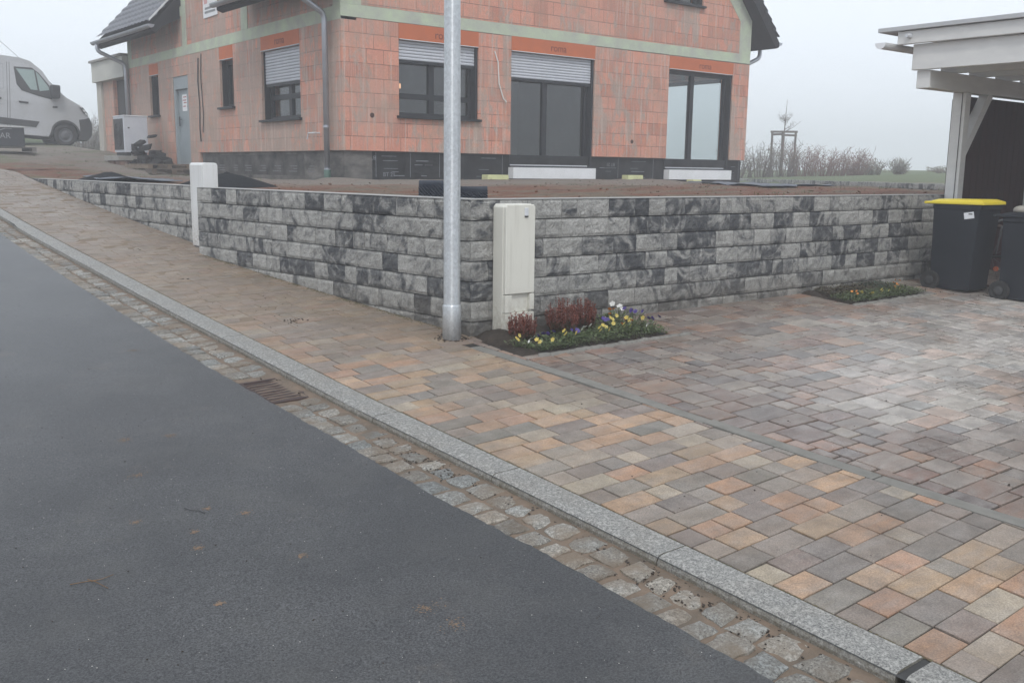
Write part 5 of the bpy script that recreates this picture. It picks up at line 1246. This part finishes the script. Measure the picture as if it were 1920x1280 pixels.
for i, (k, x_, y_, lb, s_) in enumerate(P1): pansy(k, x_, y_, lb, G1, rnd.uniform(0, 6), s_*1.05, .02 if 'tall' in lb or 'deep' in lb else 0)
P2 = [('orange',8.33,5.17,'orange pansy at the left of the far bed'),('yellow',8.42,5.12,'pale yellow pansy in the front left of the far bed'),('yellow',8.75,5.13,'pale yellow pansy in the middle of the far bed'),('yellow',8.98,5.13,'creamy pansy right of the middle of the far bed'),('orange',9.15,5.24,'orange pansy at the right of the far bed'),('orange',9.35,5.40,'small orange pansy at the far right of that bed')]
for (k, x_, y_, lb) in P2: pansy(k, x_, y_, lb, G2, rnd.uniform(0, 6), .95)
def cover(x0, x1, y0, y1, n_, seed, name, mat):
    rr = random.Random(seed); m = MB()
    for k in range(n_):
        x = rr.uniform(x0, x1); y = rr.uniform(y0, y1); c = Vector((x, y, cg(x, y)+rr.uniform(.01, .05))); a = rr.uniform(0, 6.283); L = rr.uniform(.010, .024); d = Vector((math.cos(a), math.sin(a), rr.uniform(0,.9))).normalized()*L; e = Vector((-d.y, d.x, 0)).normalized()*L*.35
        m.add([c, c+d*.5+e, c+d, c+d*.5-e], [(0,1,2,3)])
    return tag(m.build(name, mat, fix=False), kind='stuff')
cover(4.42, 5.54, 5.0, 5.32, 3600, 5, 'ground_cover', LEAFG); cover(4.2, 4.5, 5.0, 5.14, 350, 15, 'ground_cover', LEAFG); cover(5.0, 5.52, 5.30, 5.60, 700, 6, 'ground_cover', LEAFG)
cover(8.10, 9.40, 5.06, 5.34, 4200, 7, 'ground_cover', LEAFG); cover(8.2, 9.4, 5.28, 5.62, 3000, 8, 'ground_cover', HEAG)
cover(9.0, 9.42, 5.35, 5.63, 500, 9, 'ground_cover', simple('fern_green', (.03,.075,.05), (.05,.09,.06), 9, .6, 0))
# ------------------------------------------------------------------ small litter
m = MB(); rr = random.Random(31)
for (x_, y_, r_) in ((1.316,4.364,.035),(1.409,4.852,.03),(1.621,4.8,.03),(1.274,3.517,.02),(1.313,3.663,.016),(1.57,3.238,.02),(1.176,3.072,.014),(1.746,2.647,.04),(1.994,6.528,.05),(1.152,3.876,.018),(1.44,3.847,.016),(1.555,3.72,.022),(1.77,2.505,.045),(.95,2.6,.02)):
    for q in range(90):
        a = rr.uniform(0, 6.283); d_ = r_*abs(rr.gauss(0, .55)); s_ = rr.uniform(.0012, .0045); cx, cy = x_+d_*math.cos(a)*1.3, y_+d_*math.sin(a); N = 5
        m.add([(cx+s_*rr.uniform(.5,1.2)*math.cos(6.283*k/N), cy+s_*rr.uniform(.5,1.2)*math.sin(6.283*k/N), g(cx, cy)-.0298+.0012) for k in range(N)], [tuple(range(N))])
tag(m.build('mud_spatter', MUD, fix=False), kind='stuff')
m = MB(); Z = lambda x, y, h=.004: (x, y, g(x, y)-.030+h)
m.tube([Z(.80,3.485), Z(.86,3.47,.006), Z(.89,3.46,.006)], .0016, 5); m.tube([Z(.86,3.49), Z(.875,3.455,.007), Z(.90,3.385)], .0014, 5); m.tube([Z(.865,3.465), Z(.90,3.46,.006), Z(.945,3.475)], .0012, 5)
tag(m.build('twig', STRAW), 'dry brown forked twig lying on the asphalt', 'twig')
m = MB(); m.tube([Z(1.36,3.90), Z(1.37,3.86,.006), Z(1.40,3.84), Z(1.41,3.80)], .0016, 5); tag(m.build('twig', BLK), 'thin dark curved twig on the asphalt near the pale mud spots', 'twig')
DEB = simple('dark_crumbs', (.02,.016,.012), (.05,.035,.025), 30, .9, .5)
m = MB()
def crumb(x, y, z, s):
    a = rr.uniform(0, 3); m.obox((x, y, z+s*.4), Vector((math.cos(a), math.sin(a), rr.uniform(-.4,.4)))*s, Vector((-math.sin(a), math.cos(a), rr.uniform(-.4,.4)))*s*rr.uniform(.5,.9), (0, 0, s*rr.uniform(.3,.6)))
for k in range(420):   # dirt in the gutter near the kerb foot
    y = rr.choice([rr.gauss(3.9, .25), rr.gauss(3.1, .4), rr.gauss(2.0, .3), rr.uniform(1, 9)]); x = kf(y)-abs(rr.gauss(.0, .06))-.008
    if x < ae(y): continue
    crumb(x, y, g(x, y)-.040, rr.uniform(.0015, .006))
for k in range(420):
    y = rr.choice([rr.gauss(3.75, .16), rr.gauss(3.95, .1), rr.gauss(2.35, .12), rr.gauss(1.9, .1)]); x = kf(y)-abs(rr.gauss(.02, .07))-.012
    if x > ae(y)+.02: crumb(x, y, g(x, y)-.040, rr.uniform(.0015, .0052))
for k in range(260): x = rr.uniform(.2, 2.3); y = rr.uniform(1.5, 9); crumb(x, y, g(x, y)-.030, rr.uniform(.001, .003))
for k in range(160): x = rr.uniform(2.9, 3.9); y = rr.choice([rr.uniform(1.5, 12), rr.gauss(7.2, .4)]); crumb(x, y, g(x, y), rr.uniform(.001, .004))
for k in range(120): x = rr.uniform(4.4, 9.5); y = rr.uniform(2, 5.4); crumb(x, y, cg(x, y), rr.uniform(.001, .005))
for (x, y) in ((3.20,6.73),(3.22,6.70),(3.18,6.66),(3.28,6.68),(3.30,6.72),(3.1,8.6),(3.05,9.9),(3.2,10.2)):
    for q in range(5): crumb(x+rr.uniform(-.04,.04), y+rr.uniform(-.06,.06), g(x, y), rr.uniform(.003, .007))
for (x, y, r_, n_) in ((3.955, 5.66, .075, 110), (4.44, 5.46, .17, 90), (9.95, 5.05, .30, 70)):  # dark grime rings round the bases, standing in for contact shadows
    for q in range(n_):
        a = rr.uniform(0, 6.283); d_ = r_+abs(rr.gauss(0, .025)); X_, Y_ = x+d_*math.cos(a), y+d_*math.sin(a); crumb(X_, Y_, (g(X_, Y_) if X_ < 4.1 else cg(X_, Y_)), rr.uniform(.0015, .006))
tag(m.build('dirt_and_contact_shade', DEB), kind='stuff')
m = MB()   # moss and sand along the wall foot and the kerb joint
for k in range(4200):
    if k % 3 == 0: y = rr.uniform(1.2, 9); x = kf(y)-abs(rr.gauss(0, .006)); z = g(x, y)-.044
    elif k % 3 == 1: y = rr.uniform(1.2, 9); x = kb(y)+rr.gauss(.001, .002); z = g(x, y)-.003
    else: y = rr.uniform(5.9, 9.7); x = xw(y)-abs(rr.gauss(0, .03))-.004; z = g(x, y)-.001
    s_ = rr.uniform(.002, .006); m.add([(x-s_, y-s_, z), (x+s_, y-s_, z), (x+s_, y+s_, z), (x-s_, y+s_, z), (x, y, z+s_*.9)], [(0,1,4),(1,2,4),(2,3,4),(3,0,4)])
tag(m.build('moss', simple('moss_mix', (.06,.06,.025), (.14,.11,.07), 12, .95, 0, coord='pos'), fix=False), kind='stuff')
# ------------------------------------------------------------------ haze, sky, sun, camera
m = MB(); m.box(-280, 280, -280, 280, -6, 12.0)
t = NT('haze_air'); t.n('ShaderNodeVolumePrincipled'); vp = [n_ for n_ in t.t.nodes if n_.type == 'PRINCIPLED_VOLUME'][0]
vp.inputs['Color'].default_value = (.93, .95, .98, 1); vp.inputs['Density'].default_value = .0062; vp.inputs['Anisotropy'].default_value = .0
t.link(vp.outputs[0], t.out.inputs['Volume']); o = m.build('haze', t.m); tag(o, kind='stuff')
W = bpy.data.worlds.new('World'); S.world = W; W.use_nodes = True; nt = W.node_tree; nt.nodes.clear()
SUN_EL, SUN_AZ = 50, 216   # azimuth measured clockwise from +Y
sky = nt.nodes.new('ShaderNodeTexSky'); sky.sky_type = 'NISHITA'; sky.sun_disc = False; sky.sun_elevation = math.radians(SUN_EL); sky.sun_rotation = math.radians(SUN_AZ); sky.air_density = 1.0; sky.dust_density = 4.0; sky.ozone_density = 1.0
hs = nt.nodes.new('ShaderNodeHueSaturation'); hs.inputs['Saturation'].default_value = .22
mx = nt.nodes.new('ShaderNodeMix'); mx.data_type = 'RGBA'; mx.inputs[0].default_value = .75; mx.inputs[7].default_value = (5.75, 6.25, 6.9, 1)
bg = nt.nodes.new('ShaderNodeBackground'); bg.inputs['Strength'].default_value = .12; ow = nt.nodes.new('ShaderNodeOutputWorld')
nt.links.new(sky.outputs[0], hs.inputs['Color']); nt.links.new(hs.outputs[0], mx.inputs[6]); nt.links.new(mx.outputs[2], bg.inputs[0]); nt.links.new(bg.outputs[0], ow.inputs[0])
L = bpy.data.lights.new('sun', 'SUN'); L.energy = .7; L.angle = math.radians(10); L.color = (1, .97, .92); lo = bpy.data.objects.new('sun', L); link(lo)
az = math.radians(SUN_AZ); el = math.radians(SUN_EL); sd = Vector((math.sin(az)*math.cos(el), math.cos(az)*math.cos(el), math.sin(el))); lo.rotation_euler = sd.to_track_quat('Z', 'Y').to_euler(); lo.location = sd*50
cam = bpy.data.cameras.new('camera'); co = bpy.data.objects.new('camera', cam); link(co)
R = [[0.7834774410780772, 0.09785061603163968, -0.6136679527757471], [-0.6212950368564492, 0.1431651728562463, -0.7703870523695115], [0.01247303087832288, 0.9848497297675771, 0.1729607853747163]]
M4 = Matrix([[*R[0], 0], [*R[1], 0], [*R[2], 1.35], [0, 0, 0, 1]]); co.matrix_world = M4
cam.sensor_width = 36; cam.lens = 1825/1920*36; cam.clip_start = .05; cam.clip_end = 2000; S.camera = co
S.render.engine = 'CYCLES'; S.cycles.use_denoising = True; S.cycles.max_bounces = 8; S.cycles.volume_bounces = 2; S.cycles.diffuse_bounces = 3; S.cycles.transparent_max_bounces = 12
S.cycles.sample_clamp_indirect = 4
S.view_settings.view_transform = 'Standard'; S.view_settings.look = 'None'; S.view_settings.gamma = 1; S.view_settings.exposure = 0.70
